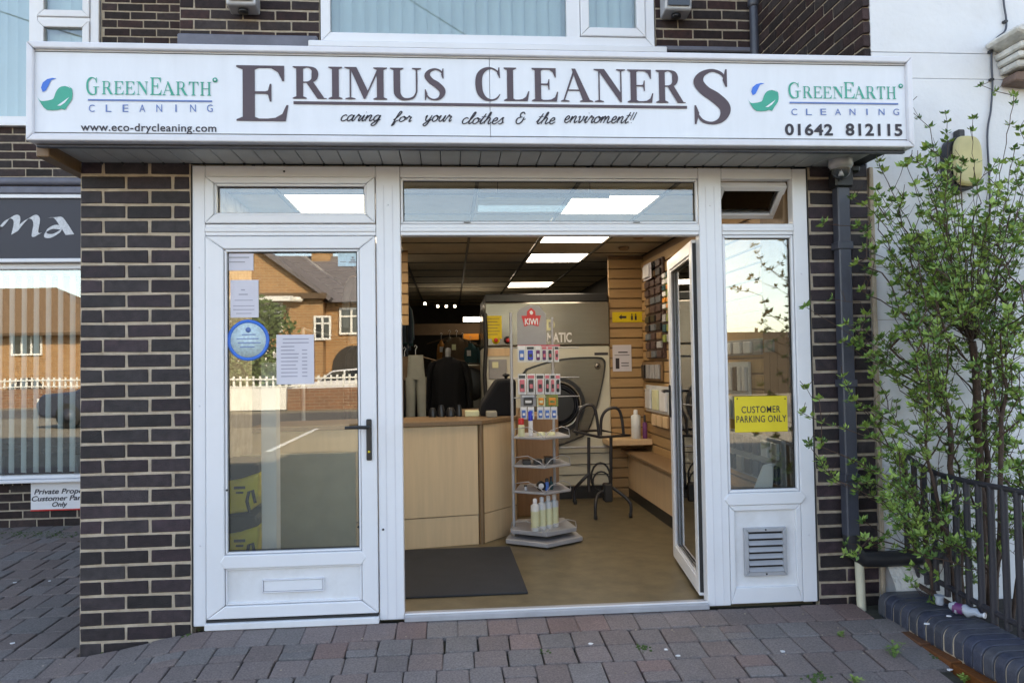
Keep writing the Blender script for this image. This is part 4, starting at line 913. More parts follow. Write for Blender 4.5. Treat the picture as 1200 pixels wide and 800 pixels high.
# kerb of bullnose bricks
t = thing('brick_kerb', 'low kerb of dark blue bullnose bricks beside the railing', 'kerb', (2.32, -.7, -.1))
mb = MB(); prof = []
KX0, KX1, KT = 2.20, 2.43, .078
pr = [(KX1, -.09), (KX1, KT)]+[(KX0+.055-.055*math.sin(a), KT-.055+.055*math.cos(a)) for a in [k*math.pi/2/6 for k in range(7)]]+[(KX0, -.03), (KX0+.03, -.09)]
me = mesh_of(MB().prism([(a-2.32, b_) for a, b_ in pr], -.0275, .0275), 'bullnose_brick', 'bull', .0025); pl = worldloc(t); rn = random.Random(4)
y = -.16
while y > -1.9:
    x = .06*math.sin((y+.16)*1.2)*0+.0 + .02*(-y-.16)
    inst('bullnose_brick', me, t, (rn.uniform(-.003, .003)+x, y-pl.y, rn.uniform(-.002, .002)-pl.z-.012*max(0, -y-.3)), (0, rn.uniform(-.01, .01), rn.uniform(-.02, .02))); y -= .064
core = MB(); cy = -.14
while cy > -1.86:
    f2 = lambda yy: (.02*(-yy-.16), -.012*max(0, -yy-.3)); 
    core.prism([(a+(.006 if a < 2.3 else -.006)+f2(cy-.03)[0], b_-.007+f2(cy-.03)[1]) for a, b_ in pr], cy-.064, cy); cy -= .064
core.build('mortar_core', 'mortar', t)
y = -.34; me = mesh_of(MB().box(-.06, .06, -.1, .1, -.1, .0), 'lower_brick', 'orange_brick', .003)
while y > -1.9: inst('lower_brick', me, t, (2.225-pl.x+.004*(-y), y-.1-pl.y, -.035-pl.z-.02*(-y))); y -= .212
# soil bed and low ground behind the railing
mb = MB(); xs = [2.44+.1*i for i in range(14)]; ys = [-2.1+.12*i for i in range(18)]; ny = len(ys)
mb.add([(x, y, -.015+.03*mnoise.noise(Vector((x*4, y*4, 0)))) for x in xs for y in ys], [(i*ny+j, (i+1)*ny+j, (i+1)*ny+j+1, i*ny+j+1) for i in range(len(xs)-1) for j in range(ny-1)], True)
struct(mb.build('soil_bed', 'soil'))
# railing
RX = 2.455
t = thing('railing', 'black iron railing beside the kerb with the shrub behind it', 'railing', (RX, -.6, 0))
tr = [(RX, S(u, v_, RX)[0], S(u, v_, RX)[1]) for u, v_ in ((1052, 522), (1060, 531), (1075, 543), (1100, 555), (1140, 565), (1200, 577))]
tr += [(RX, tr[-1][1]-.45, tr[-1][2]-.02), (RX, tr[-1][1]-.9, tr[-1][2]-.02)]
br = [(RX, S(u, v_, RX)[0], S(u, v_, RX)[1]) for u, v_ in ((1062, 655), (1085, 672), (1120, 692), (1200, 735))]
br += [(RX, br[-1][1]-.45, br[-1][2]), (RX, br[-1][1]-.9, br[-1][2])]
MB().tube(spline(tr, 4), .013, 8).build('top_rail', 'railing', t); MB().tube(spline(br, 4), .014, 8).build('bottom_rail', 'railing', t)
def at_y(path, y):
    path = sorted(path, key=lambda p: p[1])
    for a, b_ in zip(path, path[1:]):
        if a[1] <= y <= b_[1]: return a[2]+(b_[2]-a[2])*(y-a[1])/(b_[1]-a[1]+1e-9)
    return path[0][2] if y < path[0][1] else path[-1][2]
y = S(1062, 600, RX)[0]
while y > -1.7:
    MB().tube([(RX+random.uniform(-.004, .004), y, at_y(br, y)-.05), (RX, y, at_y(tr, y))], .0155, 8).build('baluster', 'railing', t); y -= .083
# second thin wire rail behind
o = MB().tube([(RX, S(1058, 652, RX)[0], .1), (RX-.02, -.4, .07), (RX-.01, -.9, .0)], [.012, .016, .018], 8).build('fallen_branch', 'bark'); tag(origin(o), 'dead brown stem lying along the foot of the railing', 'branch')

# ============================================================ THE SHRUB
def shrub():
    rn = random.Random(21)
    bx_, by_ = 2.78, -.30
    t = thing('shrub', 'tall loose green shrub in young leaf against the white wall', 'shrub', (bx_, by_, 0))
    nodes = []                                              # (pos, parent)
    for (u0, v0, u1, v1, Y0, Y1) in ((1130, 700, 1108, 470, -.32, -.35), (1150, 700, 1160, 420, -.28, -.2), (1165, 705, 1178, 430, -.5, -.45), (1120, 690, 1085, 520, -.3, -.42), (1095, 680, 1068, 560, -.2, -.3), (1185, 705, 1230, 480, -.4, -.5), (1160, 700, 1140, 400, -.2, -.35)):
        a = P(u0, v0, Y0); b = P(u1, v1, Y1); prev = None; n = 9
        for i in range(n+1):
            s_ = i/n; p = Vector((a[0]+(b[0]-a[0])*s_, Y0+(Y1-Y0)*s_, max(.0, a[1])*(1-s_)+b[1]*s_)); 
            if i == 0: p.z = -.02
            if 0 < i: p += Vector((rn.uniform(-.012, .012), rn.uniform(-.012, .012), 0))
            nodes.append([p, prev, 0]); prev = len(nodes)-1
    regions = [ # u0,u1,v0,v1,count
        (1070, 1200, 330, 480, 165), (1060, 1200, 250, 350, 100), (1040, 1200, 470, 640, 175), (1100, 1230, 180, 290, 36), (1040, 1110, 280, 400, 34), (1030, 1090, 380, 480, 22),
        (1060, 1200, 600, 690, 34), (1180, 1300, 150, 600, 60), (1000, 1050, 220, 330, 9), (985, 1050, 330, 470, 26), (1010, 1060, 480, 590, 34), (960, 1010, 520, 570, 6), (990, 1050, 600, 650, 7), (940, 990, 480, 520, 3), (1060, 1130, 160, 260, 9)]
    tgts = []
    for (u0, u1, v0, v1, c) in regions:
        for _ in range(c):
            u, v = rn.uniform(u0, u1), rn.uniform(v0, v1); Y = rn.uniform(-.62, -.07) if u > 1040 else rn.uniform(-.34, -.12); a = P(u, v, Y); tgts.append(Vector((a[0], Y, a[1])))
    for (u, v, Y) in ((1062, 125, -.3), (1030, 190, -.3), (1150, 100, -.3), (1188, 112, -.35), (1108, 133, -.3), (1035, 203, -.25), (1025, 250, -.25), (965, 262, -.2), (1005, 265, -.25), (975, 350, -.2), (945, 360, -.2), (945, 455, -.25), (960, 468, -.25), (948, 520, -.3), (962, 540, -.3), (1000, 232, -.2), (1075, 190, -.3), (1090, 150, -.3), (1140, 140, -.3), (1195, 60+90, -.3), (1005, 650, -.3), (1010, 480, -.2), (995, 470, -.2)):
        a = P(u, v, Y); tgts.append(Vector((a[0], Y, a[1])))
    for _ in range(46):
        u, v = rn.uniform(1085, 1215), rn.uniform(170, 430); Y = rn.uniform(-1.05, -.65); a = P(u, v, Y); tgts.append(Vector((a[0], Y, a[1])))
    for _ in range(26):
        u, v = rn.uniform(1010, 1110), rn.uniform(180, 330); Y = rn.uniform(-.5, -.15); a = P(u, v, Y); tgts.append(Vector((a[0], Y, a[1])))
    tgts.sort(key=lambda p: (p-Vector((2.85, -.35, .75))).length)
    tufts = []; side = []
    for T in tgts:
        best = None; bd = 9
        longb = rn.random() < .38
        for i, (p, q, c) in enumerate(nodes[:70] if longb else nodes):
            d = (p-T).length + (2.0 if longb else 1.1)*max(0, p.z-T.z+(.22 if longb else .06)) + (.3 if p.z < .22 else 0)
            if d < bd: bd = d; best = i
        p0 = nodes[best][0]; L_ = (T-p0).length; n = max(2, int(L_/.055)); prev = best
        bow = Vector((rn.uniform(-.05, .05), rn.uniform(-.03, .03), rn.uniform(-.02, .05)))*L_*.7
        for i in range(1, n+1):
            s_ = i/n; p = p0.lerp(T, s_)+bow*math.sin(math.pi*s_)+Vector([rn.uniform(-.006, .006) for _ in range(3)]); p.y = min(p.y, -.04)
            if i == n: p = T.copy()
            nodes.append([p, prev, 0]); prev = len(nodes)-1
            if s_ > .22 and rn.random() < (.48 if longb else .70): tufts.append((p, (T-p0).normalized(), rn.uniform(.5, .9)))
        tufts.append((T, (T-p0).normalized(), 1.0)); nodes[prev][2] = 1
        for _ in range(2):                                   # short bare side twigs
            q = nodes[prev-rn.randint(0, n-1)][0]; nodes.append([q+Vector((rn.uniform(-.05, .05), rn.uniform(-.04, .02), rn.uniform(-.01, .07))), nodes.index([q, None, 0]) if False else prev, 0]) if (q-nodes[prev][0]).length < 1e-6 else side.append((q, q+Vector((rn.uniform(-.06, .06), rn.uniform(-.04, .02), rn.uniform(-.01, .08)))))
    cnt = [n[2] for n in nodes]
    for i in range(len(nodes)-1, -1, -1):
        if nodes[i][1] is not None: cnt[nodes[i][1]] += cnt[i]
    rad = [min(.019, .0016*max(1, c)**.46) for c in cnt]
    root = []
    for i, (p, q, _) in enumerate(nodes): root.append(i if q is None else root[q])
    bigs = {k: MB() for k in sorted(set(root))}; twig = MB()
    for i, (p, q, _) in enumerate(nodes):
        if q is None: continue
        (bigs[root[i]] if rad[i] > .0075 else twig).tube([nodes[q][0], p], [min(rad[q], rad[i]*1.5), rad[i]], 6 if rad[i] > .0075 else 4, caps=False)
    for a_, b_ in side: twig.tube([a_, b_], [.0014, .0009], 3, caps=False)
    for b_ in bigs.values():
        if b_.v: b_.build('stem', 'bark', t)
    twig.build('twig', 'bark', t, kind='stuff')
    lf = MB()
    for (p, dr, s_) in tufts:
        k = rn.randint(6, 10)
        ax = (dr+Vector((0, 0, .6))).normalized()
        fresh = rn.random() < .55
        for j in range(k):
            a = 2*math.pi*j/k+rn.uniform(-.4, .4)
            side = ax.cross(Vector((math.cos(a), math.sin(a), .2))).normalized()
            d = (side*rn.uniform(.6, 1.1)+ax*rn.uniform(.1, .9)).normalized(); L_ = rn.uniform(.013, .037)*(.75+.4*s_); wd = L_*rn.uniform(.22, .33)
            nrm = d.cross(side.cross(ax) if abs(d.dot(side)) < .99 else Vector((0, 0, 1)));
            wv = d.cross(Vector((rn.uniform(-1, 1), rn.uniform(-1, 1), 1))).normalized(); up = d.cross(wv)
            q0 = p+d*.003+Vector([rn.uniform(-.006, .006) for _ in range(3)]); lf.cur = 0 if (fresh or rn.random() < .2) else 1
            lf.add([q0, q0+d*L_*.45+wv*wd+up*.002, q0+d*L_*.5-up*.002, q0+d*L_*.45-wv*wd+up*.002, q0+d*L_-up*L_*.12], [(0, 1, 2), (0, 2, 3), (1, 4, 2), (3, 2, 4)])
    lf.build('foliage', ['leaf', 'leafd'], t, kind='stuff')
shrub()
# weeds between the setts
def weed(label, u, v, n, h, z=-.06):
    x, y = G(u, v, z); z = ground_z(x, y); t = thing('weed', label, 'weed', (x, y, z)); rn = random.Random(u); mb = MB(); st = MB()
    for i in range(n):
        a = rn.uniform(0, 6.28); r_ = rn.uniform(0, h*.7); top = Vector((x+r_*math.cos(a), y+r_*math.sin(a), z+rn.uniform(.25, 1)*h)); st.tube([(x, y, z-.01), top], .0012, 4)
        for j in range(4):
            b_ = rn.uniform(0, 6.28); d = Vector((math.cos(b_), math.sin(b_), rn.uniform(-.2, .5))).normalized(); L_ = rn.uniform(.012, .026); wv = d.cross(Vector((0, 0, 1))).normalized()*L_*.3
            mb.add([top, top+d*L_*.5+wv, top+d*L_, top+d*L_*.5-wv], [(0, 1, 2, 3)])
    mb.build('leaves', 'leaf', t); st.build('stem', 'leafd', t)
weed('taller green weed growing in the setts near the brick kerb', 1047, 770, 12, .075)
weed('small weed at the bottom edge left of the taller weed', 1002, 796, 8, .03)
weed('tiny weed in a joint in front of the right pillar', 985, 742, 6, .022, -.03)
weed('tiny weed at the bottom edge right of the others', 1130, 798, 8, .03, -.08)
mb = MB(); rn = random.Random(8)
for (u, v, s_, z) in ((150, 742, 26, -.11), (222, 742, 10, -.03), (60, 628, 55, -.06), (752, 760, 10, -.05), (958, 790, 14, -.06), (118, 765, 20, -.12), (640, 765, 8, -.05), (25, 627, 40, -.06), (1080, 715, 20, -.02), (1105, 765, 14, -.05)):
    for _ in range(int(s_*2.5)):
        x, y = G(u+rn.gauss(0, s_*.45), v+rn.gauss(0, 2.0), z); zz = ground_z(x, y)-.004
        if -1.86 < x < -1.28 and y > -.01: continue
        r_ = rn.uniform(.004, .009); mb.lathe([(r_, 0), (r_*.8, r_*.8), (0, r_)], (x, y, zz), 5)
o = mb.build('moss', 'moss', kind='stuff'); tag(o, 'green moss clumps in the joints of the setts', 'moss')
# litter
x, y = G(1134, 716, .10)
t = thing('plastic_bottle', 'crumpled clear plastic bottle with purple label lying on the kerb', 'bottle', (x, y, .07))
a = Vector((x-.045, y+.06, .108)); b = Vector((x+.035, y-.06, .10))
def along(rs): return [a.lerp(b, i/(len(rs)-1))+Vector((0, 0, .006*math.sin(i*2.1))) for i in range(len(rs))]
rs = [.8*q for q in [.020, .029, .031, .026, .030, .031, .025, .022, .013, .011]]
MB().tube(along(rs), rs, 10).build('body', 'litter', t); c = a.lerp(b, .12); e = a.lerp(b, .42); MB().tube([c, e], [.0255, .0247], 10, caps=False).build('label', 'purple', t); MB().tube([b, b+(b-a)*.06], .013, 10).build('cap', 'white', t)
x, y = G(1101, 705, .10); t = thing('plastic_cup', 'small crushed white plastic cup on the kerb by the railing', 'cup', (x, y, .085))
MB().lathe([(.016, 0), (.02, .012), (.017, .028), (.024, .045)], (x, y, .088), 9).build('cup', 'litter', t)
for i, (u, v, z, lab) in enumerate(((1086, 731, .075, 'white paper scrap lying on a bullnose kerb brick'), (1112, 722, .09, 'white paper scrap on the kerb beside the bottle'), (1113, 782, -.06, 'white paper scrap on the ground below the kerb'), (780, 762, -.05, 'chewing gum spot left of the others on the setts'), (795, 768, -.05, 'chewing gum spot in front of the open door right of centre'), (917, 763, -.05, 'chewing gum spot below the louvre vent'), (692, 757, -.05, 'white speck on the setts nearest the doorway'), (58, 682, -.09, 'pale scrap on the paving left of the pillar, the farther one'), (18, 757-75, -.08, 'pale scrap at the left edge of the paving'), (15, 757, -.13, 'pale scrap at the bottom left of the paving'))):
    x, y = G(u, v, z); z = z if z > 0 else ground_z(x, y); s_ = .012; rn = random.Random(i)
    MBo = MB().prism([(x+s_*rn.uniform(.6, 1.3)*math.cos(q), y+s_*rn.uniform(.5, 1.1)*math.sin(q)) for q in [k*1.05 for k in range(6)]], z+.001, z+.005, axis='z').build('scrap', 'white'); tag(origin(MBo), lab, 'litter')
rn = random.Random(33); mb = MB()
for _ in range(150):
    x, y = rn.uniform(-4, 2.1), rn.uniform(-1.1, -.05) if rn.random() < .6 else rn.uniform(0, 2.8)
    if y > 0 and x > -1.9: continue
    z = ground_z(x, y)-.001; r_ = rn.uniform(.0015, .0045); mb.box(x-r_, x+r_, y-r_, y+r_*.6, z, z+.003)
tag(mb.build('grit', 'mortar', kind='stuff'), 'pale grit specks scattered over the setts', 'grit')

# ============================================================ INTERIOR
IX0, IX1, CZ = -1.6, 1.88, 2.335
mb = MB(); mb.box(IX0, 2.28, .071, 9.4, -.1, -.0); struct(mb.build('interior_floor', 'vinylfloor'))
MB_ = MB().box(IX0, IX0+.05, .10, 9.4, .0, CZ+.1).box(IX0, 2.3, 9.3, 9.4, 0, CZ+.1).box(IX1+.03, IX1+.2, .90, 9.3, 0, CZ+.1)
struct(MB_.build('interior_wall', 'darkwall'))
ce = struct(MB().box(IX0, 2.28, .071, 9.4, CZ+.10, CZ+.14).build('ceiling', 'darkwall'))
gx = [-1.6, -1.01, -.42, .17, .76, 1.35, 1.9]; gy0 = .09
tile = mesh_of(MB().box(-.285, .285, -.303, .303, 0, .012), 'ceiling_tile', 'ceil', .003)
lights = {(1, 1), (4, 1), (1, 3), (4, 3), (1, 5), (4, 5), (4, 9)}
grid = MB()
for j in range(15):
    y = gy0+.62*j-.02
    for i in range(6):
        if (i, j) in lights: continue
        o = inst('ceiling_tile', tile, ce, ((gx[i]+gx[i+1])/2, y+.31, CZ+.002), None, None if i < 5 else (.93, 1, 1))
    grid.box(IX0, 1.9, y-.009, y+.009, CZ-.006, CZ+.001)
for x in gx[1:-1]: grid.box(x-.010, x+.010, .08, 9.3, CZ-.009, CZ-.0065)
grid.build('grid_bar', 'ceilgrid', ce)
names = {(1, 1): 'front left', (1, 3): 'second left', (1, 5): 'third left', (0, 1): 'front left', (4, 1): 'front right', (0, 3): 'second left', (4, 3): 'second right', (0, 5): 'third left', (4, 5): 'third right', (4, 9): 'far right', (0, 9): 'far left', (2, 12): 'rearmost middle', (0, 12): 'rearmost left'}
for (i, j) in sorted(lights, key=lambda q: q[1]):
    x = (gx[i]+gx[i+1])/2; y = gy0+.62*j-.02+.31; sc_ = .75 if (i, j) in ((2, 12),) else 1
    t = thing('ceiling_light', names[(i, j)]+' square panel light glowing in the shop ceiling', 'ceiling light', (x, y, CZ-.004), 'square panel lights in the shop ceiling')
    MB().box(x-.268, x+.268, y-.285, y+.285, CZ-.004, CZ+.003).build('diffuser', 'lamp', t); mitre = MB(); mitre.box(x-.283, x-.269, y-.3, y+.3, CZ-.005, CZ+.006).box(x+.269, x+.283, y-.3, y+.3, CZ-.005, CZ+.006).box(x-.268, x+.268, y-.3, y-.286, CZ-.005, CZ+.006).box(x-.268, x+.268, y+.286, y+.3, CZ-.005, CZ+.006).build('frame', 'white', t)
# far bulkhead and doorway
o = MB().box(-.75, 1.6, 6.9, 7.0, P(540, 392, 6.9)[1], P(540, 379, 6.9)[1]).build('bulkhead', 'cloth_brown'); tag(origin(o), 'brown bulkhead panel across the back of the shop above the racks', 'bulkhead')
# mat
m0 = G(473, 700, .008); m1 = G(619, 694, .008); m2 = G(596, 640, .008)
o = MB().prism([(m0[0]-.35, m0[1]), (m1[0], m1[1]), (m2[0]+.01, m2[1]), (m0[0]-.35, 1.44)], .001, .012, axis='z').build('door_mat', 'matgrey', None, .004); tag(origin(o), 'charcoal rectangular door mat on the tan floor inside the entrance', 'mat')
# counter
t = thing('counter', 'pale beech service counter with a bend and dark post at the corner', 'counter', (-.2, 1.6, 0))
A = Vector((-1.35, 1.30)); B = Vector((.215, 1.585)); D = Vector((.50, 1.93)); E_ = Vector((.62, 3.1))
def wallseg(mb, a, b, z0, z1, th, inset=0):
    d = (b-a).normalized(); n = Vector((-d.y, d.x)); a = a+n*inset; b = b+n*inset
    mb.prism([(a.x, a.y), (b.x, b.y), (b.x+n.x*th, b.y+n.y*th), (a.x+n.x*th, a.y+n.y*th)], z0, z1, axis='z'); return mb
dAB = (B-A).normalized()
wallseg(MB(), A, B-dAB*.022, .215, .855, .03).build('front_panel', 'beech', t, .002); wallseg(MB(), A, B-dAB*.022, .0, .210, .03, .004).build('kick_panel', 'beech', t, .002)
dBD = (D-B).normalized()
wallseg(MB(), B+dBD*.022, D, .215, .855, .03).build('front_panel', 'beech', t, .002); wallseg(MB(), B+dBD*.022, D, .0, .210, .03, .004).build('kick_panel', 'beech', t, .002)
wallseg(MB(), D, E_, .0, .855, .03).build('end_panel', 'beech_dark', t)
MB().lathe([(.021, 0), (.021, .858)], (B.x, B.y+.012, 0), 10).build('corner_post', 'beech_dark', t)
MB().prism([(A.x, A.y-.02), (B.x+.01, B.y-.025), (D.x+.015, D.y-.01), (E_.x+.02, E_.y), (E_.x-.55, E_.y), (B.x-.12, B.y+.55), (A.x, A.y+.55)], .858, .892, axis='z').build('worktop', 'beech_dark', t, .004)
MB().box(P(604, 540, 2.55)[0], P(655, 540, 2.55)[0], 2.55, 3.15, 0, P(630, 487, 2.55)[1]).build('end_cabinet', 'slatplain', t, .004)
MB().box(.10, .17, 1.9, 2.3, .0, .85).build('support', 'beech_dark', t)

# display stand
SX0, SYF = G(604, 636, 0); poleA = (P(600.5, 500, 1.66)[0], 1.66); poleB = (P(649, 500, 1.80)[0], 1.80)
t = thing('display_stand', 'wire display stand with grey shelves and a red crown logo header card', 'display stand', (.68, 1.75, 0))
ztop = P(600, 366, 1.66)[1]
for (x, y), nm in ((poleA, 0), (poleB, 0)): MB().lathe([(.011, 0.03), (.011, ztop-(.03 if y > 1.7 else 0))], (x, y, 0), 10).build('pole', 'steel', t)
sh = [(.42, 1.56), (.66, 1.40), (.90, 1.56), (.86, 1.92), (.5, 1.92)]
def shelf(z, th=.018, k=1.0, nm='shelf'):
    cx_, cy_ = .66, 1.75; MB().prism([(cx_+(a-cx_)*k, cy_+(b-cy_)*k) for a, b in sh], z, z+th, axis='z').build(nm, 'steel', t, .003)
shelf(.012, .03, 1.16, 'base_tray'); shelf(.075, .03, 1.0)
shz = [P(635, v, 1.6)[1] for v in (576, 546, 513)]
for z in shz: shelf(z, .016, .86)
def guard(z, k): MB().tube([(.66+(a-.66)*k, 1.75+(b-1.75)*k, z+c) for a, b, c in ((.42, 1.56, .0), (.43, 1.54, .06), (.53, 1.48, .075), (.63, 1.42, .03), (.66, 1.40, .0))], .003, 5).build('wire_guard', 'steel', t); MB().tube([(.66+(a-.66)*k, 1.75+(b-1.75)*k, z+c) for a, b, c in ((.66, 1.40, .0), (.72, 1.44, .05), (.82, 1.50, .075), (.89, 1.55, .05), (.90, 1.56, 0))], .003, 5).build('wire_guard', 'steel', t)
guard(.10, 1.0); [guard(z+.012, .86) for z in shz]
hb = pbox(606, 640, 357, 404, 1.62); pts = [(hb[0], hb[2]), (hb[1], hb[2]), (hb[1], hb[3]-.07), (hb[1]-.05, hb[3]-.01), (hb[0]+.10, hb[3]), (hb[0]+.02, hb[3]-.03), (hb[0], hb[3]-.06)]
MB().prism(pts, 1.62, 1.628).build('header_card', 'card', t, .001)
cx_, cz_ = P(622.5, 373, 1.62); s_ = .0066
MB().flat([(cx_+a*s_, cz_+b*s_) for a, b in ((-9, -4), (-11, 3), (-5, 3), (-4.5, 8), (0, 12), (4.5, 8), (5, 3), (11, 3), (9, -4), (8, -9), (0, -7), (-8, -9))], 1.6185).build('crown_logo', 'red', t)
MB().flat([(cx_+a*s_, cz_+b*s_) for a, b in ((-1, 4.5), (1, 4), (2.4, 6.5), (.5, 9), (-1.8, 7.5))], 1.6175).build('logo_highlight', 'white', t)
text('KIWI', (615, 630.5, 373, 380.5), 1.6165, 'white', t, bold=.03)
MB().box(hb[0], hb[1]+.1, 1.618, 1.63, hb[2]-.012, hb[2]-.001).build('card_rail', 'pink', t)
# hooks and blister packs on the stand
for z in (P(630, 407, 1.6)[1], P(630, 443, 1.6)[1], P(630, 466, 1.6)[1]): MB().tube([(poleA[0], 1.665, z), (poleB[0]+.2, 1.80, z)], .004, 5).build('hook_bar', 'steel', t)
def pack(pb, Y, label, m1, m2, group, backm='clear'):
    x0, x1, z0, z1 = pbox(*pb, Y); g_ = thing('blister_pack', label, 'pack', ((x0+x1)/2, Y, z0), group)
    MB().box(x0, x1, Y, Y+.004, z0, z1).build('card', backm, g_)
    w_ = x1-x0; h_ = z1-z0
    MB().box(x0+w_*.2, x1-w_*.2, Y-.012, Y-.0005, z0+h_*.12, z0+h_*.72).build('contents', m1, g_, .004); MB().box(x0+w_*.3, x1-w_*.3, Y-.0135, Y-.0121, z0+h_*.3, z0+h_*.5).build('stripe', m2, g_); MB().box(x0+w_*.1, x1-w_*.1, Y-.003, Y-.0005, z0+h_*.78, z0+h_*.93).build('header', m2, g_)
    return g_
cnt_ = ['leftmost', 'second', 'third', 'fourth', 'fifth', 'rightmost']
for i, (a, b_, m1, m2) in enumerate(((606.5, 616, 'bluep', 'white'), (616.5, 626.5, 'deepblue', 'black'), (627, 634, 'purple', 'white'), (634.5, 641, 'purple', 'pink'), (641.5, 647.5, 'black', 'pink'), (649.5, 655, 'pink', 'black'))): pack((a, b_, 405, 424), 1.60+.02*(i > 2), cnt_[i]+' blister pack in the top row of the display stand', m1, m2, 'blister packs in the top row')
for i, a in enumerate((607, 617.5, 628, 638.5, 644.7, 650.8)): pack((a, a+(9.6 if i < 3 else 5.8), 438, 462), 1.60+.02*(i > 3), cnt_[i]+' pink centred blister pack in the middle row of the stand', 'black' if i % 2 else 'pink', 'pink' if i % 2 else 'black', 'pink blister packs in the middle row')
for i, (a, b_, m1, m2, bm__) in enumerate(((610, 628, 'black', 'white', 'card'), (629, 639, 'orange', 'label', 'label'), (640, 654, 'orange', 'greenpack', 'greenpack'))): pack((a, b_, 462, 476), 1.62, ['black', 'orange', 'green and orange'][i]+' pack in the lower middle row of the stand', m1, m2, 'packs in the lower middle row', bm__)
for i, a in enumerate((610, 618.5, 629.5, 637.5, 645.5)): pack((a, a+7.5, 476.5, 491), 1.60, cnt_[i if i < 4 else 5]+' blue pack in the lowest row of hooks on the stand', 'bluep', 'white', 'blue packs in the lowest hook row')
def can(u, v0, v1, Y, r_, label, body, cap, group, capf=.3, neck=.7, rootz=None, cat='can', name='spray_can'):
    x = P(u, v1, Y)[0]; z0 = rootz if rootz is not None else P(u, v1, Y)[1]; z1 = P(u, v0, Y)[1]; h_ = z1-z0; g_ = thing(name, label, cat, (x, Y, z0), group)
    MB().lathe([(r_*.94, 0), (r_, .006), (r_, h_*(1-capf)-.012), (r_*neck, h_*(1-capf))], (x, Y, z0), 14).build('body', body, g_); MB().lathe([(r_*neck, 0), (r_*neck, h_*capf*.85), (r_*neck*.6, h_*capf)], (x, Y, z0+h_*(1-capf)+.0008), 12).build('cap', cap, g_); return g_, x, z0, h_
z = shz[2]+.017; can(611, 490, 511, 1.58, .024, 'small yellow can with red cap on the upper shelf of the stand', 'label', 'red', None, .35, .9, z, 'can', 'polish_can'); can(622, 481, 511, 1.60, .017, 'white spray can with deep blue cap on the upper shelf of the stand', 'white', 'deepblue', None, .4, 1, z)
for i, u in enumerate((634, 646)):
    x = P(u, 511, 1.64)[0]; o = MB().lathe([(.03, 0), (.03, .018), (.027, .022)], (x, 1.64, z), 14).build('polish_tin', 'label'); tag(origin(o), ['left', 'right'][i]+' flat yellow polish tin on the upper shelf of the stand', 'tin', 'flat polish tins')
z = shz[1]+.017
for i, u in enumerate((617, 630, 643)):
    x = P(u, 542, 1.6)[0]; o = MB().box(x-.03, x+.03, 1.57, 1.66, z, z+.035 if i < 2 else z+.05).build('shoe_box', 'black', None, .004); tag(origin(o), cnt_[i if i < 2 else 5]+' black pack lying on the middle shelf of the stand', 'pack', 'black packs on the middle shelf')
z = shz[0]+.017
x = P(634, 570, 1.55)[0]; g_ = thing('cable_reel', 'round black and white reel on the lower shelf of the stand', 'reel', (x, 1.55, z)); MB().lathe([(.0, -.012), (.034, -.012), (.034, .012), (0, .012)], (x, 1.55, z+.035), 18, 'y').build('rim', 'black', g_); MB().lathe([(0, 0), (.02, 0), (.02, .004), (0, .004)], (x, 1.537, z+.035), 14, 'y').build('face', 'white', g_)
can(641, 560, 574, 1.56, .016, 'small bright blue jar on the lower shelf beside the reel', 'bluep', 'black', None, .3, .8, z, 'jar', 'polish_jar'); can(646, 558, 574, 1.6, .015, 'small teal jar on the lower shelf right of the blue jar', 'cloth_teal', 'black', None, .35, .7, z, 'jar', 'polish_jar'); can(616, 568, 575, 1.58, .014, 'tiny grey jar at the left of the lower shelf of the stand', 'steel', 'black', None, .3, .8, z, 'jar', 'polish_jar')
for i, u in enumerate((627.5, 635.5, 643, 650)):
    Y = 1.47+.045*i; g_, x, z0, h_ = can(u, [584, 582, 580.5, 579][i], 625, Y, .031, cnt_[[0, 1, 2, 5][i]]+' of the four tall milky bottles on the bottom shelf', 'bottle', 'white', 'tall milky bottles on the bottom shelf', .16, .5, .106, 'bottle', 'plastic_bottle')
    MB().lathe([(.0318, 0), (.0318, h_*.5)], (x, Y, z0+h_*.12), 14).build('label', 'label', g_)

# dry cleaning machine
MY = 3.30
mx0 = P(569, 450, MY)[0]; mx1 = P(716, 450, MY)[0]; mz1 = P(640, 354, MY)[1]
t = thing('dry_cleaning_machine', 'large cream dry cleaning machine with round black door and steel top panel', 'machine', ((mx0+mx1)/2, MY, 0))
zm = P(640, 405, MY)[1]
MB().box(mx0, mx1, MY+.02, MY+1.2, .12, zm-.004).build('lower_cabinet', 'machine', t, .012); MB().box(mx0, mx1, MY, MY+1.2, zm, mz1).build('upper_panel', 'machgrey', t, .012)
MB().box(mx0+.02, mx1-.02, MY+.03, MY+1.15, 0, .118).build('plinth', 'black', t); MB().box(mx0+.01, mx1-.01, MY+.02, MY+1.2, mz1+.002, mz1+.085).build('black_top', 'black', t, .01)
o_ = [P(u, v, MY) for u, v in ((616, 432), (640, 424), (668, 419), (700, 418), (708, 421), (709.5, 428), (706, 450), (699, 478), (688, 507), (672, 516), (655, 522), (640, 520), (622, 500), (612, 470), (610, 445), (616, 432))]
MB().prism(spline(o_, 3)[:-1], MY-.012, MY+.02).build('door_surround_rim', 'black', t)
ctr = P(662, 470, MY); i_ = [(ctr[0]+(a-ctr[0])*.955, ctr[1]+(b-ctr[1])*.955) for a, b in o_]
MB().prism(spline(i_, 3)[:-1], MY-.02, MY-.0125).build('door_surround', 'machgrey', t)
dx_, dz_ = P(653, 474, MY); Rr = P(685, 474, MY)[0]-dx_
MB().lathe([(Rr*.55, -.03), (Rr*.98, -.03), (Rr, -.01), (Rr, .02)], (dx_, MY-.03, dz_), 40, 'y').build('door_ring', 'black', t)
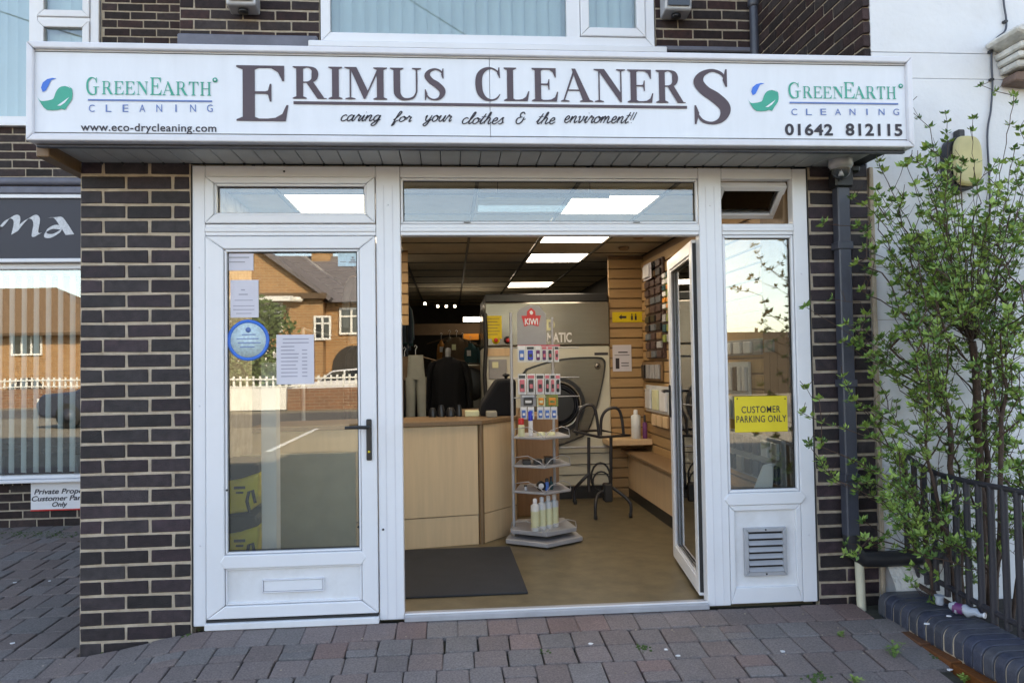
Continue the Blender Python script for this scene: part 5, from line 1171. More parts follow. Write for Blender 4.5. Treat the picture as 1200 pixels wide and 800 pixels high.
MB().lathe([(Rr*.78, .02), (Rr*.8, .032), (Rr*.84, .032), (Rr*.86, .02)], (dx_, MY-.03+.0, dz_), 40, 'y').build('ring_bead', 'machgrey', t)
MB().lathe([(0, .0), (Rr*.3, .005), (Rr*.55, .02), (Rr*.56, .03)], (dx_, MY-.07, dz_), 32, 'y').build('door_glass', 'black', t)
for q_ in (.62, .70): MB().lathe([(Rr*q_, .0), (Rr*(q_+.015), .008), (Rr*(q_+.03), .0)], (dx_, MY-.062, dz_), 36, 'y').build('ring_line', 'pipe', t)
MB().tube([P(676, 476, 0)[0:1] and (P(676, 476, MY)[0], MY-.1, P(676, 476, MY)[1]), (P(690, 474, MY)[0], MY-.1, P(690, 474, MY)[1])], .008, 6).build('door_latch', 'steel', t)
MB().tube([(x, MY-.09, z) for x, z in spline([P(u, v, MY) for u, v in ((662, 499), (670, 494), (676, 484), (677, 476))], 4)], .006, 6).build('grab_bar', 'steel', t)
x, z = P(699.5, 429, MY); MB().lathe([(0, .03), (.02, .03), (.028, .02), (.028, 0)], (x, MY-.02, z), 16, 'y').build('knob', 'machgrey', t); MB().lathe([(0, 0), (.012, 0), (.012, .003), (0, .003)], (x, MY-.051, z), 12, 'y').build('knob_cap', 'black', t)
text('MATIC', (641, 670, 389.5, 401), MY-.003, 'white', t, bold=.03); text('D', (640.5, 650, 374, 387), MY-.003, 'label', t, bold=.04)
text('machine', (698, 714, 411, 416), MY+.017, 'ink', t, bold=.01) if False else None
MB().box(*[q for q in (P(697, 414, MY)[0], P(713, 414, MY)[0])], MY+.016, MY+.019, P(700, 416, MY)[1], P(700, 413, MY)[1]).build('name_strip', 'ink', t)
q = pbox(569.5, 588, 370, 397, MY-.002); MB().box(q[0], q[1], MY-.004, MY-.001, q[2], q[3]).build('warning_notice', 'yellow', t)
mb = MB()
for k in range(6): mb.box(q[0]+.015, q[1]-.02-.02*(k % 2), MY-.0055, MY-.0045, q[3]-.03-k*.03, q[3]-.024-k*.03)
mb.build('notice_print', 'beech_dark', t)
for u, m2 in ((581, 'yellow'), (595, 'black')):
    x, z = P(u, 398.5, MY); MB().lathe([(0, .004), (.038, .004), (.038, 0)], (x, MY-.001, z), 18, 'y').build('button_plate', m2, t); MB().lathe([(0, .035), (.016, .035), (.02, .028), (.02, .0)], (x, MY-.006, z), 14, 'y').build('emergency_button', 'red', t)
q = pbox(573, 594, 421, 444, MY); MB().box(q[0], q[1], MY+.008, MY+.02, q[2], q[3]).build('control_panel', 'card', t, .003); q2 = pbox(577, 584, 424, 431, MY); MB().box(q2[0], q2[1], MY+.004, MY+.0075, q2[2], q2[3]).build('display_screen', 'label', t)
q = pbox(571, 600, 408, 417, MY); MB().box(q[0], q[1], MY+.012, MY+.02, q[2], q[3]).build('copper_strip', 'beech', t)
mb = MB()
for v in (556, 531, 544): x, z = P(700, v, MY); mb.box(mx0+.25, mx1-.01, MY+.012, MY+.021, z, z+.006)
mb.build('panel_joint', 'groove', t)
MB().tube([(P(655, 523, MY)[0], MY-.03, P(655, 524, MY)[1]), (P(715, 523, MY)[0], MY-.03, P(715, 523, MY)[1])], .012, 8).build('kick_bar', 'steel', t)

# trolley of black tube
t = thing('tube_trolley', 'black tubular steel garment trolley with two hoops and castor feet', 'trolley', (1.3, 2.55, 0))
def tub(pts, r_=.012, nm='tube_frame'): MB().tube([(a, y, b) for a, y, b in pts], r_, 8).build(nm, 'blackmetal', t)
def q3(u, v, Y): x, z = P(u, v, Y); return (x, Y, z)
for (u0, u1, Yh, vt) in ((676, 702, 2.35, 475), (704, 731, 2.65, 478)):
    um = (u0+u1)/2; tub(spline([q3(u0, 510, Yh), q3(u0+1, 490, Yh), q3(um-6, vt+2, Yh), q3(um+5, vt, Yh), q3(u1-3, 487, Yh), q3(u1, 510, Yh)], 5), .013, 'hoop')
tub([q3(672, 505, 2.3), q3(703, 512, 2.3), q3(738, 510, 2.7), q3(704, 504, 2.7), q3(672, 505, 2.3)], .011, 'top_frame')
for (u, Yh) in ((690, 2.3), (716, 2.45)): tub([q3(u, 512, Yh), q3(u, 575, Yh)], .014, 'upright')
for pts in ([q3(690, 555, 2.3), q3(682, 563, 2.3), q3(674, 573, 2.35), q3(673, 588, 2.35)], [q3(716, 573, 2.4), q3(702, 578, 2.3), q3(698, 590, 2.2), q3(698, 606, 2.2)], [q3(716, 570, 2.45), q3(730, 580, 2.4), q3(739, 590, 2.35), q3(739, 604, 2.35)]): tub(spline(pts, 4), .014, 'leg')
for u, v, Yh in ((674, 588, 2.35), (698, 606, 2.2), (739, 604, 2.35)): x, y, z = q3(u, v, Yh); MB().lathe([(0, -.012), (.02, -.012), (.02, .012), (0, .012)], (x, Yh, max(z, .02)), 12, 'x').build('castor', 'rubber', t)
x, y, z = q3(704, 559, 2.35); MB().tube([(x+.10*math.cos(a)*.8, 2.35, z+.12*math.sin(a)) for a in [k*math.pi/8 for k in range(17)]], .009, 6).build('cable_coil', 'rubber', t)
MB().tube([(x+.07*math.cos(a), 2.33, z-.03+.08*math.sin(a)) for a in [k*math.pi/8 for k in range(17)]], .008, 6).build('cable_coil', 'rubber', t)
MB().box(x+.02, x+.09, 2.3, 2.4, z-.2, z-.05).build('foot_pedal', 'rubber', t, .01)

# slatwall: pier facing the door, right wall, left pier
def slatwall(label, x0, x1, y0, y1, z0, z1, axis, loc, group='slatted wood wall panels'):
    t = thing('slatwall_panel', label, 'slatwall', loc, group); h_ = .096; pl = worldloc(t)
    if axis == 'y': me = mesh_of(MB().box(x0-pl.x, x1-pl.x, -.02, 0, 0, h_-.012), 'slat', 'slat', .003); MB().box(x0+.002, x1-.002, y0+.001, y0+.03, z0, z1).build('backing', 'beech_dark', t)
    else: me = mesh_of(MB().box(-.02, 0, y0-pl.y, y1-pl.y, 0, h_-.012), 'slat', 'slat', .003); MB().box(x0+.001, x0+.02, y0+.002, y1-.002, z0, z1).build('backing', 'beech_dark', t)
    z = z0
    while z+h_ <= z1+.02: inst('slat', me, t, (0, y0-pl.y, z-pl.z) if axis == 'y' else (x0-pl.x, 0, z-pl.z)); z += h_
    return t
pY = 3.36; px0 = P(714, 400, pY)[0]
slatwall('tan slatted pier to the right of the dry cleaning machine', px0, 1.90, pY, 0, .0, 2.33, 'y', (1.7, pY, 0))
slatwall('tan slatted side wall seen behind the open door and right window', 1.885, 0, .42, 3.33, .06, 2.32, 'x', (1.885, 1.9, .06))
o = MB().box(1.845, 1.90, .085, .41, 0, 2.32).build('end_post', 'beech_dark', None, .004); tag(origin(o), 'brown wooden end post beside the right window', 'post')
lx = P(478.5, 340, 3.0)[0]
slatwall('narrow tan slatted pier hanging at the left of the doorway view', lx-.35, lx, 3.0, 0, P(475, 381, 3.0)[1], P(475, 304, 3.0)[1]+.08, 'y', (lx-.17, 3.0, 1.7))
# things on the pier and the right wall
t = thing('toilet_sign', 'yellow sign with black arrow and toilet figures on the slatted pier', 'sign', (P(735, 378, pY)[0], pY, P(735, 378, pY)[1]))
q = pbox(717.5, 755.5, 365.5, 377.5, pY-.025); MB().box(q[0], q[1], pY-.03, pY-.022, q[2], q[3]).build('plate', 'yellow', t, .002)
MB().flat([P(u, v, pY-.031) for u, v in ((725, 371.5), (728.5, 374.6), (728.5, 372.8), (734, 372.8), (734, 370.2), (728.5, 370.2), (728.5, 368.4))], pY-.031).build('arrow', 'ink', t)
for u in (740.5, 745): x, z = P(u, 371.5, pY-.031); MB().box(x-.010, x+.010, pY-.032, pY-.0305, z-.028, z+.014).build('figure', 'ink', t); MB().lathe([(0, 0), (.008, 0), (.008, .001), (0, .001)], (x, pY-.031, z+.026), 8, 'y').build('figure_head', 'ink', t)
poster('notice', 'white paper notice pinned to the slatted pier under the yellow sign', (718, 740, 404, 435), pY-.025, lines=[(.15, .35, .1, .5), (.45, .85, .3, .33), (.45, .85, .2, .23), (.3, .8, .7, .74), (.1, .9, .6, .62)], lm='ink', group='papers on the slatted pier')
def sidepack(name, label, cat, u0, u1, v0, v1, X, m, m2, th=.05, group=None, gridn=(2, 4)):
    ya, za = S(u0, (v0+v1)/2, X); yb, zb = S(u1, (v0+v1)/2, X); ym = (ya+yb)/2; z1_ = S((u0+u1)/2, v0, X)[1]; z0_ = S((u0+u1)/2, v1, X)[1]
    g_ = thing(name, label, cat, (X, ym, z0_), group); MB().box(X, X+th, min(ya, yb), max(ya, yb), z0_, z1_).build('backing_card', m, g_, .003)
    nh, nv = gridn; wy = abs(ya-yb)/nh; hz = (z1_-z0_)/nv; y0_ = min(ya, yb); rn = random.Random(int(u0+v0))
    for i in range(nh):
        for j in range(nv): MB().box(X-.02, X-.001, y0_+wy*(i+.15), y0_+wy*(i+.85), z0_+hz*(j+.12), z0_+hz*(j+.85)).build('item', m2[rn.randint(0, len(m2)-1)], g_, .004)
    return g_
sidepack('hanging_display', 'tall dark brown display card of small packs on the right wall', 'display', 757, 777, 305, 420, 1.84, 'brownpack', ['brownpack', 'card', 'beech_dark', 'brownpack', 'black', 'brownpack', 'cloth_slate'], .03, None, (3, 11))
sidepack('price_card', 'white card at the top of the dark brown display', 'card', 754, 763, 309, 328, 1.80, 'paper', ['white'], .003, None, (1, 1))
sidepack('hanging_display', 'green and orange card display on the right wall behind the door', 'display', 777.5, 787, 318, 362, 1.84, 'greenpack', ['greenpack', 'orange', 'label', 'cloth_teal', 'white'], .03, None, (2, 6))
sidepack('hanging_display', 'dark packs hanging below the green display behind the door', 'display', 778, 788, 366, 402, 1.84, 'brownpack', ['cloth_teal', 'greenpack', 'card'], .03, None, (2, 3))
sidepack('hanging_display', 'row of dark brushes hanging on the right wall below the brown display', 'display', 753, 775, 424, 446, 1.84, 'beech_dark', ['black', 'card'], .02, None, (4, 1))
sidepack('insole_display', 'pale insole packs hanging on the slatted wall over the bench', 'display', 757, 783, 452, 484, 1.83, 'clear', ['label', 'clear', 'white'], .02, None, (3, 1))
sidepack('insole_display', 'dark tan insole packs hanging lower over the bench', 'display', 765, 785, 484, 502, 1.83, 'beech_dark', ['beech', 'black'], .02, None, (3, 1))
# bench along the right wall
t = thing('bench_unit', 'low plywood bench unit with black skirting along the right wall', 'bench', (1.75, 2.2, 0))
bz_ = P(745, 527, 3.2)[1]
MB().box(1.70, 1.862, .45, 3.33, .095, bz_-.03).build('front_panel', 'beech', t); MB().box(1.70, 1.862, .45, 3.33, 0, .09).build('skirting', 'black', t); MB().box(1.63, 1.862, .45, 3.33, bz_-.026, bz_).build('bench_top', 'beech_dark', t, .004)
MB().box(1.45, 1.862, 3.02, 3.335, P(740, 522, 3.0)[1]-.0, P(740, 515, 3.0)[1]).build('side_shelf', 'beech', t, .004)
zb_ = P(740, 515, 3.0)[1]+.001
can(745.5, 480, 514, 3.1, .045, 'large milky white bottle on the bench shelf beside the slatted pier', 'bottle', 'white', None, .16, .45, zb_, 'bottle', 'plastic_bottle'); can(756, 486, 514, 3.08, .022, 'small dark bottle with white label beside the large milky bottle', 'purple', 'black', None, .3, .5, zb_, 'bottle', 'plastic_bottle')
# products seen through the right window
sidepack('product_display', 'long grey header card on the slatted wall behind the right window', 'display', 850, 911, 397, 416, 1.85, 'card', ['card', 'white'], .02, None, (5, 1))
sidepack('product_display', 'white and black hanging sleeves behind the right window', 'display', 851, 877, 424, 462, 1.84, 'clear', ['black', 'white'], .02, None, (5, 1))
sidepack('product_display', 'white hanging packs left of the yellow parking sign', 'display', 848, 859, 464, 490, 1.84, 'white', ['white', 'clear'], .02, None, (2, 1))
sidepack('product_display', 'dark grey hanging packs behind the right window under the yellow sign', 'display', 856, 916, 509, 560, 1.82, 'card', ['card', 'black', 'clear', 'cloth_navy'], .03, None, (6, 2))
o_ = MB().box(1.50, 1.862, .12, .6, .505, .52).build('window_ledge', 'beech_dark', None, .003); tag(origin(o_), 'brown wooden ledge behind the right window', 'ledge')
x, z = P(893, 587, .2); t = thing('card_holder', 'pale grey leaning display card on the ledge of the right window', 'card holder', (x, .22, .521)); MB().prism([(x-.065, .522), (x+.055, .522), (x+.09, .522+.19), (x+.015, .522+.18)], .20, .215).build('card', 'white', t, .006)
MB().box(x-.06, x+.05, .2151, .28, .5215, .53).build('foot', 'white', t)

# behind the closed door: yellow bags, white post
for i, (v0, v1) in enumerate(((541, 606), (603, 668))):
    Y = .42; x0, x1, z0, z1 = pbox(255, 304, v0, v1, Y); t = thing('rental_bag', ['upper', 'lower'][i]+' yellow and black bag behind the left door glass', 'bag', ((x0+x1)/2, Y, z0), 'yellow and black bags stacked behind the door')
    MB().prism([(x0, z0+.01), (x1-.05, z0+.03), (x1-.01, z0+.11), (x1, z1-.06), (x1-.1, z1-.09), (x0, z1-.11)], Y, Y+.3).build('body', 'yellowbag', t, .02, seg=2)
    MB().prism([(x0, z1-.112), (x1-.1, z1-.092), (x1, z1-.062), (x1-.01, z1-.01), (x0, z1-.0)], Y-.01, Y+.3).build('dark_top', 'rubber', t, .012)
    MB().tube([(x1-.05, Y-.012, z0+.03), (x1-.065, Y-.015, z0+.09), (x1-.055, Y-.012, z0+.14), (x1-.035, Y-.012, z0+.15), (x1-.02, Y-.012, z0+.08)], .009, 6).build('strap', 'rubber', t); MB().box(x0+.09, x0+.15, Y-.006, Y-.001, z1-.15, z1-.135).build('buckle', 'rubber', t); MB().box(x0+.1, x0+.14, Y-.006, Y-.001, z1-.175, z1-.165).build('buckle', 'rubber', t)
x0 = P(306, 550, .35)[0]; x1 = P(324, 550, .35)[0]; o = MB().box(x0, x1, .35, .45, 0, P(315, 425, .35)[1]).build('inner_post', 'white', None, .005); tag(origin(o), 'narrow white post standing behind the left door glass', 'post')
o = MB().box(-1.45, -.6, .9, .95, 0, .75).build('low_partition', 'olive'); tag(origin(o), 'low beech partition behind the left door', 'partition')
# notice board hanging in the central fanlight
x0, x1, z0, z1 = pbox(560, 715, 226, 248, .25); t = thing('hanging_sign', 'clear hanging sign with black top bar behind the middle fanlight', 'sign', ((x0+x1)/2, .25, z0)); MB().box(x0, x1, .25, .27, z1-.028, z1).build('top_bar', 'black', t); MB().box(x0, x1, .257, .261, z0, z1-.029).build('clear_sheet', 'glass', t)
for f_ in (.15, .85): MB().tube([(x0+(x1-x0)*f_, .26, z1), (x0+(x1-x0)*f_, .26, CZ)], .002, 4).build('wire', 'black', t)

# clothes and the dark back of the shop
def loft(mb, secs, n=18, fold=0., k=5, ph=0.):              # secs: (cx, z, half width, half depth)
    vs = []; m_ = len(secs)
    for i, (cx, z, a, b) in enumerate(secs):
        f = fold*i/(m_-1)
        for q in range(n):
            t_ = 2*math.pi*q/n; rr = 1+f*math.sin(k*t_+ph+i*.35); vs.append((cx+a*math.cos(t_)*rr, b*math.sin(t_)*rr, z))
    fs = [(i*n+q, (i+1)*n+q, (i+1)*n+(q+1) % n, i*n+(q+1) % n) for i in range(m_-1) for q in range(n)]
    mb.add(vs, fs, True); mb.add(vs[:n], [tuple(range(n))]); mb.add(vs[-n:], [tuple(range(n))[::-1]]); return mb
def garment(label, x, y, z1, wd, h_, m, group, th=.10, kind='jacket', rz=0):
    t = thing('hanging_garment', label, kind, (x, y, z1), group); rn = random.Random(int(abs(x*100)+y*10)); ph = rn.uniform(0, 6)
    if kind == 'trousers':
        loft(MB(), [(0, 0, wd*.34, .03), (0, -.12, wd*.37, .04), (0, -.22, wd*.42, .045)], fold=.04).build('cloth', m, t, local=True)
        for sg in (-1, 1): loft(MB(), [(sg*wd*.23, -.2, wd*.24, .045), (sg*wd*.24, -.45, wd*.20, .04), (sg*wd*.27, -.75, wd*.17, .035), (sg*wd*.28, -h_, wd*.17, .04)], fold=.18, k=4, ph=ph+sg).build('trouser_leg', m, t, local=True)
    else:
        d = max(.04, th*.6)
        loft(MB(), [(0, 0, wd*.10, d*.5), (0, -.025, wd*.20, d*.7), (0, -.07, wd*.42, d), (0, -.16, wd*.44, d*1.1), (0, -h_*.4, wd*.40, d), (0, -h_*.7, wd*.42, d*1.05), (0, -h_, wd*.45, d*1.1)], fold=.16, k=6, ph=ph, n=24).build('cloth', m, t, local=True)
        for sg in (-1, 1): loft(MB(), [(sg*wd*.36, -.055, wd*.10, d*.7), (sg*wd*.46, -.14, wd*.11, d*.75), (sg*wd*.53, -h_*.4, wd*.085, d*.6), (sg*wd*.54, -h_*.78, wd*.075, d*.55)], n=12, fold=.12, k=3, ph=ph).build('sleeve', m, t, local=True)
        for sg in (-1, 1): MB().prism([(0, -.02), (sg*wd*.11, -.005), (sg*wd*.05, -.19), (0, -.2)], -d*1.2, -d*1.12).build('lapel', m, t, local=True)
    if kind == 'garment': MB().box(-wd*.2, -wd*.2+.05, -d*1.3, -d*1.25, -.16, -.09).build('ticket', 'white' if rn.random() < .5 else 'label', t, local=True)
    MB().tube([(0, 0, .0), (0, 0, .05), (.015, 0, .075), (0, 0, .09), (-.012, 0, .075)], .003, 5).build('hanger_hook', 'steel', t, local=True)
    MB().tube([(-.18, 0, -.05), (0, 0, .0), (.18, 0, -.05)], .006, 5).build('hanger', 'cloth_brown', t, local=True); t.rotation_euler = (0, 0, rz); return t
rail = thing('clothes_rail', 'long dark clothes rail running back along the left of the shop', 'rail', (-.9, 4, 0))
for x in (-.75, -1.25): MB().tube([(x, 2.7, 1.62), (x, 7.2, 1.62)], .014, 8).build('rail_tube', 'steel', rail)
for x in (-.75, -1.25): MB().tube([(x, 2.7, 2.25), (x, 7.2, 2.25)], .014, 8).build('rail_tube', 'steel', rail)
for x in (-.75, -1.25):
    for y in (2.7, 7.2): MB().tube([(x, y, 0), (x, y, 1.62)], .016, 8).build('upright', 'steel', rail)
def qx(u, v, Y): a = P(u, v, Y); return a
x, z = P(487, 416, 3.0); garment('pale grey trousers hanging nearest the counter on the left rail', x, 3.0, z, .20, 1.0, 'cloth_grey', None, .05, 'trousers')
x, z = P(474, 418, 3.25); garment('darker pale trousers hanging behind the pale grey pair', x, 3.25, z, .2, 1.0, 'cloth_brown', None, .05, 'trousers')
cl = ['cloth_black', 'cloth_navy', 'cloth_teal', 'cloth_slate', 'cloth_navy', 'cloth_brown']
rn = random.Random(14)
ordn = ['nearest', 'second', 'third', 'fourth', 'fifth', 'sixth', 'seventh', 'eighth', 'ninth', 'tenth', 'eleventh', 'twelfth', 'thirteenth', 'fourteenth', 'fifteenth', 'sixteenth', 'seventeenth', 'farthest']
for i in range(18):
    y = 3.35+.2*i; m = cl[rn.randint(0, 5)]; garment(ordn[i]+' dark garment along the lower left clothes rail', -.75+rn.uniform(-.03, .03), y, 1.53, .42, rn.uniform(.85, 1.2), m, 'dark garments along the lower left clothes rail', .06, 'garment', rz=R(rn.uniform(-8, 8)))
for i in range(18):
    y = 3.2+.2*i; m = cl[rn.randint(0, 4)]; garment(ordn[i]+' dark garment along the upper left clothes rail', -.72+rn.uniform(-.04, .04), y, 2.17, .42, rn.uniform(.55, .8), m, 'dark garments along the upper left clothes rail', .06, 'garment', rz=R(rn.uniform(-8, 8)))
x, z = P(525, 418, 4.2); t = garment('black jacket on a dummy stand behind the counter', x, 4.2, z, .42, .72, 'cloth_black', None, .2, 'jacket')
MB().lathe([(0, .10), (.028, .09), (.032, .05), (.028, .02), (.03, 0), (.04, -.05)], (0, 0, 0), 14).build('dummy_neck', 'card', t, local=True); MB().tube([(0, 0, -.6), (0, 0, -z)], .02, 8).build('stand_pole', 'black', t, local=True)
for i, (u, v, Y, m, w_, h_, lab) in enumerate(((535, 395, 5.6, 'cloth_brown', .3, .7, 'brown coat hanging at the back under the bulkhead'), (517, 398, 5.9, 'cloth_orange', .10, .45, 'narrow orange brown garment hanging at the back left'), (551, 402, 5.6, 'cloth_teal', .22, .5, 'dark teal shirt hanging at the back right'), (527, 395, 5.8, 'cloth_grey', .12, .3, 'grey scarf hanging at the back under the bulkhead'), (542, 398, 5.9, 'cloth_black', .25, .7, 'black coat hanging at the back beside the brown coat'))):
    x, z = P(u, v, Y); garment(lab, x, Y, z, w_, h_, m, 'garments hanging under the bulkhead', .06, 'garment')
q = pbox(543, 561, 391, 398, 6.5); o = MB().box(q[0], q[1], 6.5, 6.6, q[2], q[3]).build('orange_sign', 'orange'); tag(origin(o), 'small orange lit board hanging at the back of the shop', 'board')
# washer at the back
x, z = P(556, 462, 4.9); t = thing('washing_machine', 'brown grey washing machine with round dark door at the back', 'washing machine', (x, 4.9, 0)); MB().box(x-.26, x+.3, 4.9, 5.5, 0, 1.32).build('body', 'machgrey', t, .02); MB().lathe([(0, .02), (.15, .03), (.18, .02), (.2, 0)], (x-.05, 4.895, 1.08), 26, 'y').build('door', 'black', t); MB().box(x-.24, x+.28, 4.885, 4.899, 1.2, 1.29).build('control_strip', 'cloth_brown', t)
x, z = P(569, 430, 3.28); o = MB().tube([(x, 3.28, .9), (x-.01, 3.28, 1.2), (x+.01, 3.28, 1.5), (x, 3.28, 1.78)], .02, 8).build('cable_bundle', 'black'); tag(origin(o), 'thick black cable bundle down the left edge of the dry cleaning machine', 'cable')
# spotlights strip
for i, u in enumerate((498, 513, 523, 533)):
    x, z = P(u, 360 if i else 357, 6.2); o = MB().lathe([(.0, 0), (.017, 0), (.013, .03), (0, .03)], (x, 6.2, z), 10).build('spot_lamp', 'lamp'); tag(origin(o), 'small white spot lamp glowing in the row at the back, '+['leftmost', 'second from left', 'second from right', 'rightmost'][i], 'spot lamp', 'spot lamps at the back')
q = pbox(543, 565, 371.5, 376.5, 6.4); o = MB().box(q[0], q[1], 6.4, 6.46, q[2], q[3]).build('tube_lamp', 'lamp'); tag(origin(o), 'short glowing tube lamp above the bulkhead at the back', 'lamp')
# till on the counter
t = thing('till', 'black covered till on the counter beside the display stand', 'till', (.3, 2.0, .893))
MB().prism([P(u, v, 1.95) for u, v in ((563, 489), (563, 476), (583, 445), (596, 444), (605, 444), (605, 489))], 1.95, 2.35).build('body', 'cloth_black', t, .025, seg=2)
MB().lathe([(.012, 0), (.012, .05), (.03, .06), (.03, .07), (.0, .085)], (P(593, 442, 2.1)[0], 2.1, P(593, 446, 2.1)[1]-.02), 10).build('customer_display', 'black', t)
x, z = P(577, 488, 1.9); MB().box(x-.05, x+.03, 1.78, 1.9, .893, .94).build('receipt_slot', 'creamwall', t, .006)
for i, (u, w_) in enumerate(((507, .05), (517, .05), (528, .06), (538, .04))): x, z = P(u, 488, 2.0); o = MB().lathe([(w_*.6, 0), (w_*.6, .04), (w_*.35, .07+.02*(i % 2))], (x, 2.0, .893), 12).build('stacked_hanger_clip', 'black'); tag(origin(o), ['leftmost', 'second', 'third', 'rightmost'][i]+' small black pot on the counter in front of the jacket', 'pot', 'small black pots on the counter')
x, z = P(554, 486, 2.0); o = MB().box(x-.06, x+.05, 1.95, 2.1, .893, .935).build('card_box', 'label', None, .004); tag(origin(o), 'small cream cardboard box on the counter left of the till', 'box')
# smoke detector dots on the ceiling
for u, v, lab in ((731, 292, 'round smoke detector on the ceiling above the slatted pier'), (748, 279, 'small round ceiling spot near the open door')):
    x, y = G(u, v, CZ-.02); o = MB().lathe([(0, 0), (.035, .0), (.05, .02), (.05, .028)], (x, y, CZ-.03), 16).build('smoke_detector', 'beech_dark'); tag(origin(o), lab, 'smoke detector')

# ============================================================ ACROSS THE ROAD (seen in the glass)
def house_window(parent, xc, zc, wd, h_, y, cols=3, rows=1, m='hwhite'):      # faces +y, towards the shop
    f = MB(); f.box(xc-wd/2, xc+wd/2, y, y+.08, zc-h_/2, zc-h_/2+.09); f.box(xc-wd/2, xc+wd/2, y, y+.08, zc+h_/2-.09, zc+h_/2)
    for i in range(cols+1): x = xc-wd/2+(wd-.09)*i/cols; f.box(x, x+.09, y-.002, y+.078, zc-h_/2+.09, zc+h_/2-.09)
    if rows: f.box(xc-wd/2+.09, xc+wd/2-.09, y+.01, y+.07, zc+h_*.15, zc+h_*.15+.07)
    o = f.build('window', m, parent); MB().box(xc-wd/2+.05, xc+wd/2-.05, y-.01, y+.03, zc-h_/2+.05, zc+h_/2-.05).build('pane', 'hglass', o)
    return o
def V(u, v, Yv): return P(u, v, Yv)                          # virtual depth behind the glass = mirrored distance
HYv = 30.0; HY = -HYv                                        # houses stand at y = -30
t = thing('brick_house', 'sunlit orange brick house with grey roof reflected in the left door', 'house', (-12, HY, -.14))
xa = V(215, 350, HYv)[0]; xb = V(377, 350, HYv)[0]; ze = V(377, 347, HYv)[1]; xap = V(262, 350, HYv)[0]; zap = V(262, 262, HYv)[1]
MB().prism([(xa-3.5, -.14), (xb, -.14), (xb, ze), (xap, zap), (xa-3.5, ze-.4)], HY-8, HY).build('gable_wall', 'hb', t)
x2 = V(470, 350, HYv+1.5)[0]; ze2 = V(400, 350, HYv)[1]
MB().box(xb+.01, x2, HY-8, HY-.8, -.14, ze2).build('wall', 'hb', t)
zr = V(395, 297, HYv+4)[1]
MB().prism([(HY-.3, ze2-.1), (HY-4.5, zr), (HY-9, ze2-.1)], xa+.5, x2+.4, axis='x').build('roof', 'tile', t)
def verge(xA, zA, xB, zB): d = Vector((xB-xA, zB-zA)).normalized(); n = Vector((-d.y, d.x))*.18; return [(xA, zA), (xB, zB), (xB+n.x, zB+n.y), (xA+n.x, zA+n.y)]
MB().prism(verge(xap, zap, xb+.3, ze-.2), HY-4, HY+.25).build('verge', 'tile', t); MB().prism(verge(xa-3.8, ze-.6, xap, zap), HY-4, HY+.25).build('verge', 'tile', t)
MB().box(xa+3, xb+.2, HY+.01, HY+.3, ze-.1, ze+.15).build('gutter', 'cloth_brown', t)
w1 = V(377, 384, HYv); house_window(t, w1[0], w1[1], .75, 1.05, HY, 2, 1); w2 = V(409, 375, HYv); house_window(t, w2[0], w2[1], 1.1, 1.2, HY-.79, 2, 1)
w3 = V(300, 372, HYv); house_window(t, w3[0], w3[1], 2.2, 1.3, HY, 4, 1); w4 = V(295, 430, HYv); 
MB().prism([(HY+.02, w3[1]+.7), (HY+.9, w3[1]+.65), (HY+.9, w3[1]+.85), (HY+.02, w3[1]+.95)], w3[0]-1.6, w3[0]+1.6, axis='x').build('bay_roof', 'hwhite', t)
house_window(t, w4[0], w4[1], 2.4, 1.6, HY, 4, 1); d1 = V(333, 440, HYv); MB().box(d1[0]-.55, d1[0]+.55, HY+.01, HY+.1, -.13, 2.15).build('door_frame', 'hwhite', t); MB().box(d1[0]-.42, d1[0]+.42, HY+.1, HY+.13, -.12, 2.0).build('front_door', 'steel', t)
def arch(parent, xc, y, wd, h_): MB().prism([(xc-wd/2, -.1), (xc+wd/2, -.1)]+[(xc+wd/2*math.cos(a), h_-wd/2+wd/2*math.sin(a)) for a in [k*math.pi/10 for k in range(11)]], y+.01, y+.05).build('porch_arch', 'darkwall', parent)
aa = V(412, 440, HYv); arch(t, aa[0], HY-.79, 1.9, 2.3)
MB().lathe([(0, .15), (.22, .1), (.25, 0), (.2, -.1), (0, -.12)], (V(348, 350, HYv)[0], HY+.15, V(348, 351, HYv)[1]), 14).build('dish', 'hwhite', t)
MB().box(xap+3, xap+3.9, HY-5, HY-4, zr-.5, zr+1.3).build('chimney', 'hb', t)
# second house, seen in the neighbour's window
N2 = 36.0
t = thing('brick_house', 'sunlit orange brick house with brown hipped roof reflected in the neighbouring window', 'house', (-22, HY, -.14))
xl = P(-260, 390, N2)[0]; xr = P(130, 390, N2)[0]; ze = P(40, 389, N2)[1]; zr = P(20, 335, N2+3)[1]
MB().box(xl, xr, HY-8, HY, -.14, ze).build('wall', 'hb', t)
rm = MB(); a0, a1 = HY-8.4, HY+.4; ym = (a0+a1)/2
rm.add([(xl-.4, a0, ze-.1), (xr+.4, a0, ze-.1), (xr+.4, a1, ze-.1), (xl-.4, a1, ze-.1), (xl+4, ym, zr), (xr-4.6, ym, zr)], [(3, 2, 5, 4), (1, 0, 4, 5), (0, 3, 4), (2, 1, 5), (0, 1, 2, 3)]); rm.build('roof', 'tileb', t)
MB().box(xl-.4, xr+.4, HY+.4, HY+.52, ze-.2, ze-.05).build('gutter', 'cloth_brown', t)
w_ = P(32, 403, N2); house_window(t, w_[0], w_[1], 1.55, 1.15, HY, 3, 0); w_ = P(-120, 403, N2); house_window(t, w_[0], w_[1], 1.6, 1.2, HY, 3, 0)
a_ = P(32, 460, N2); arch(t, a_[0], HY, 2.1, P(32, 443, N2)[1]); MB().box(xl+3, xl+3.9, ym-.4, ym+.4, zr-.3, zr+1.5).build('chimney', 'hb', t)
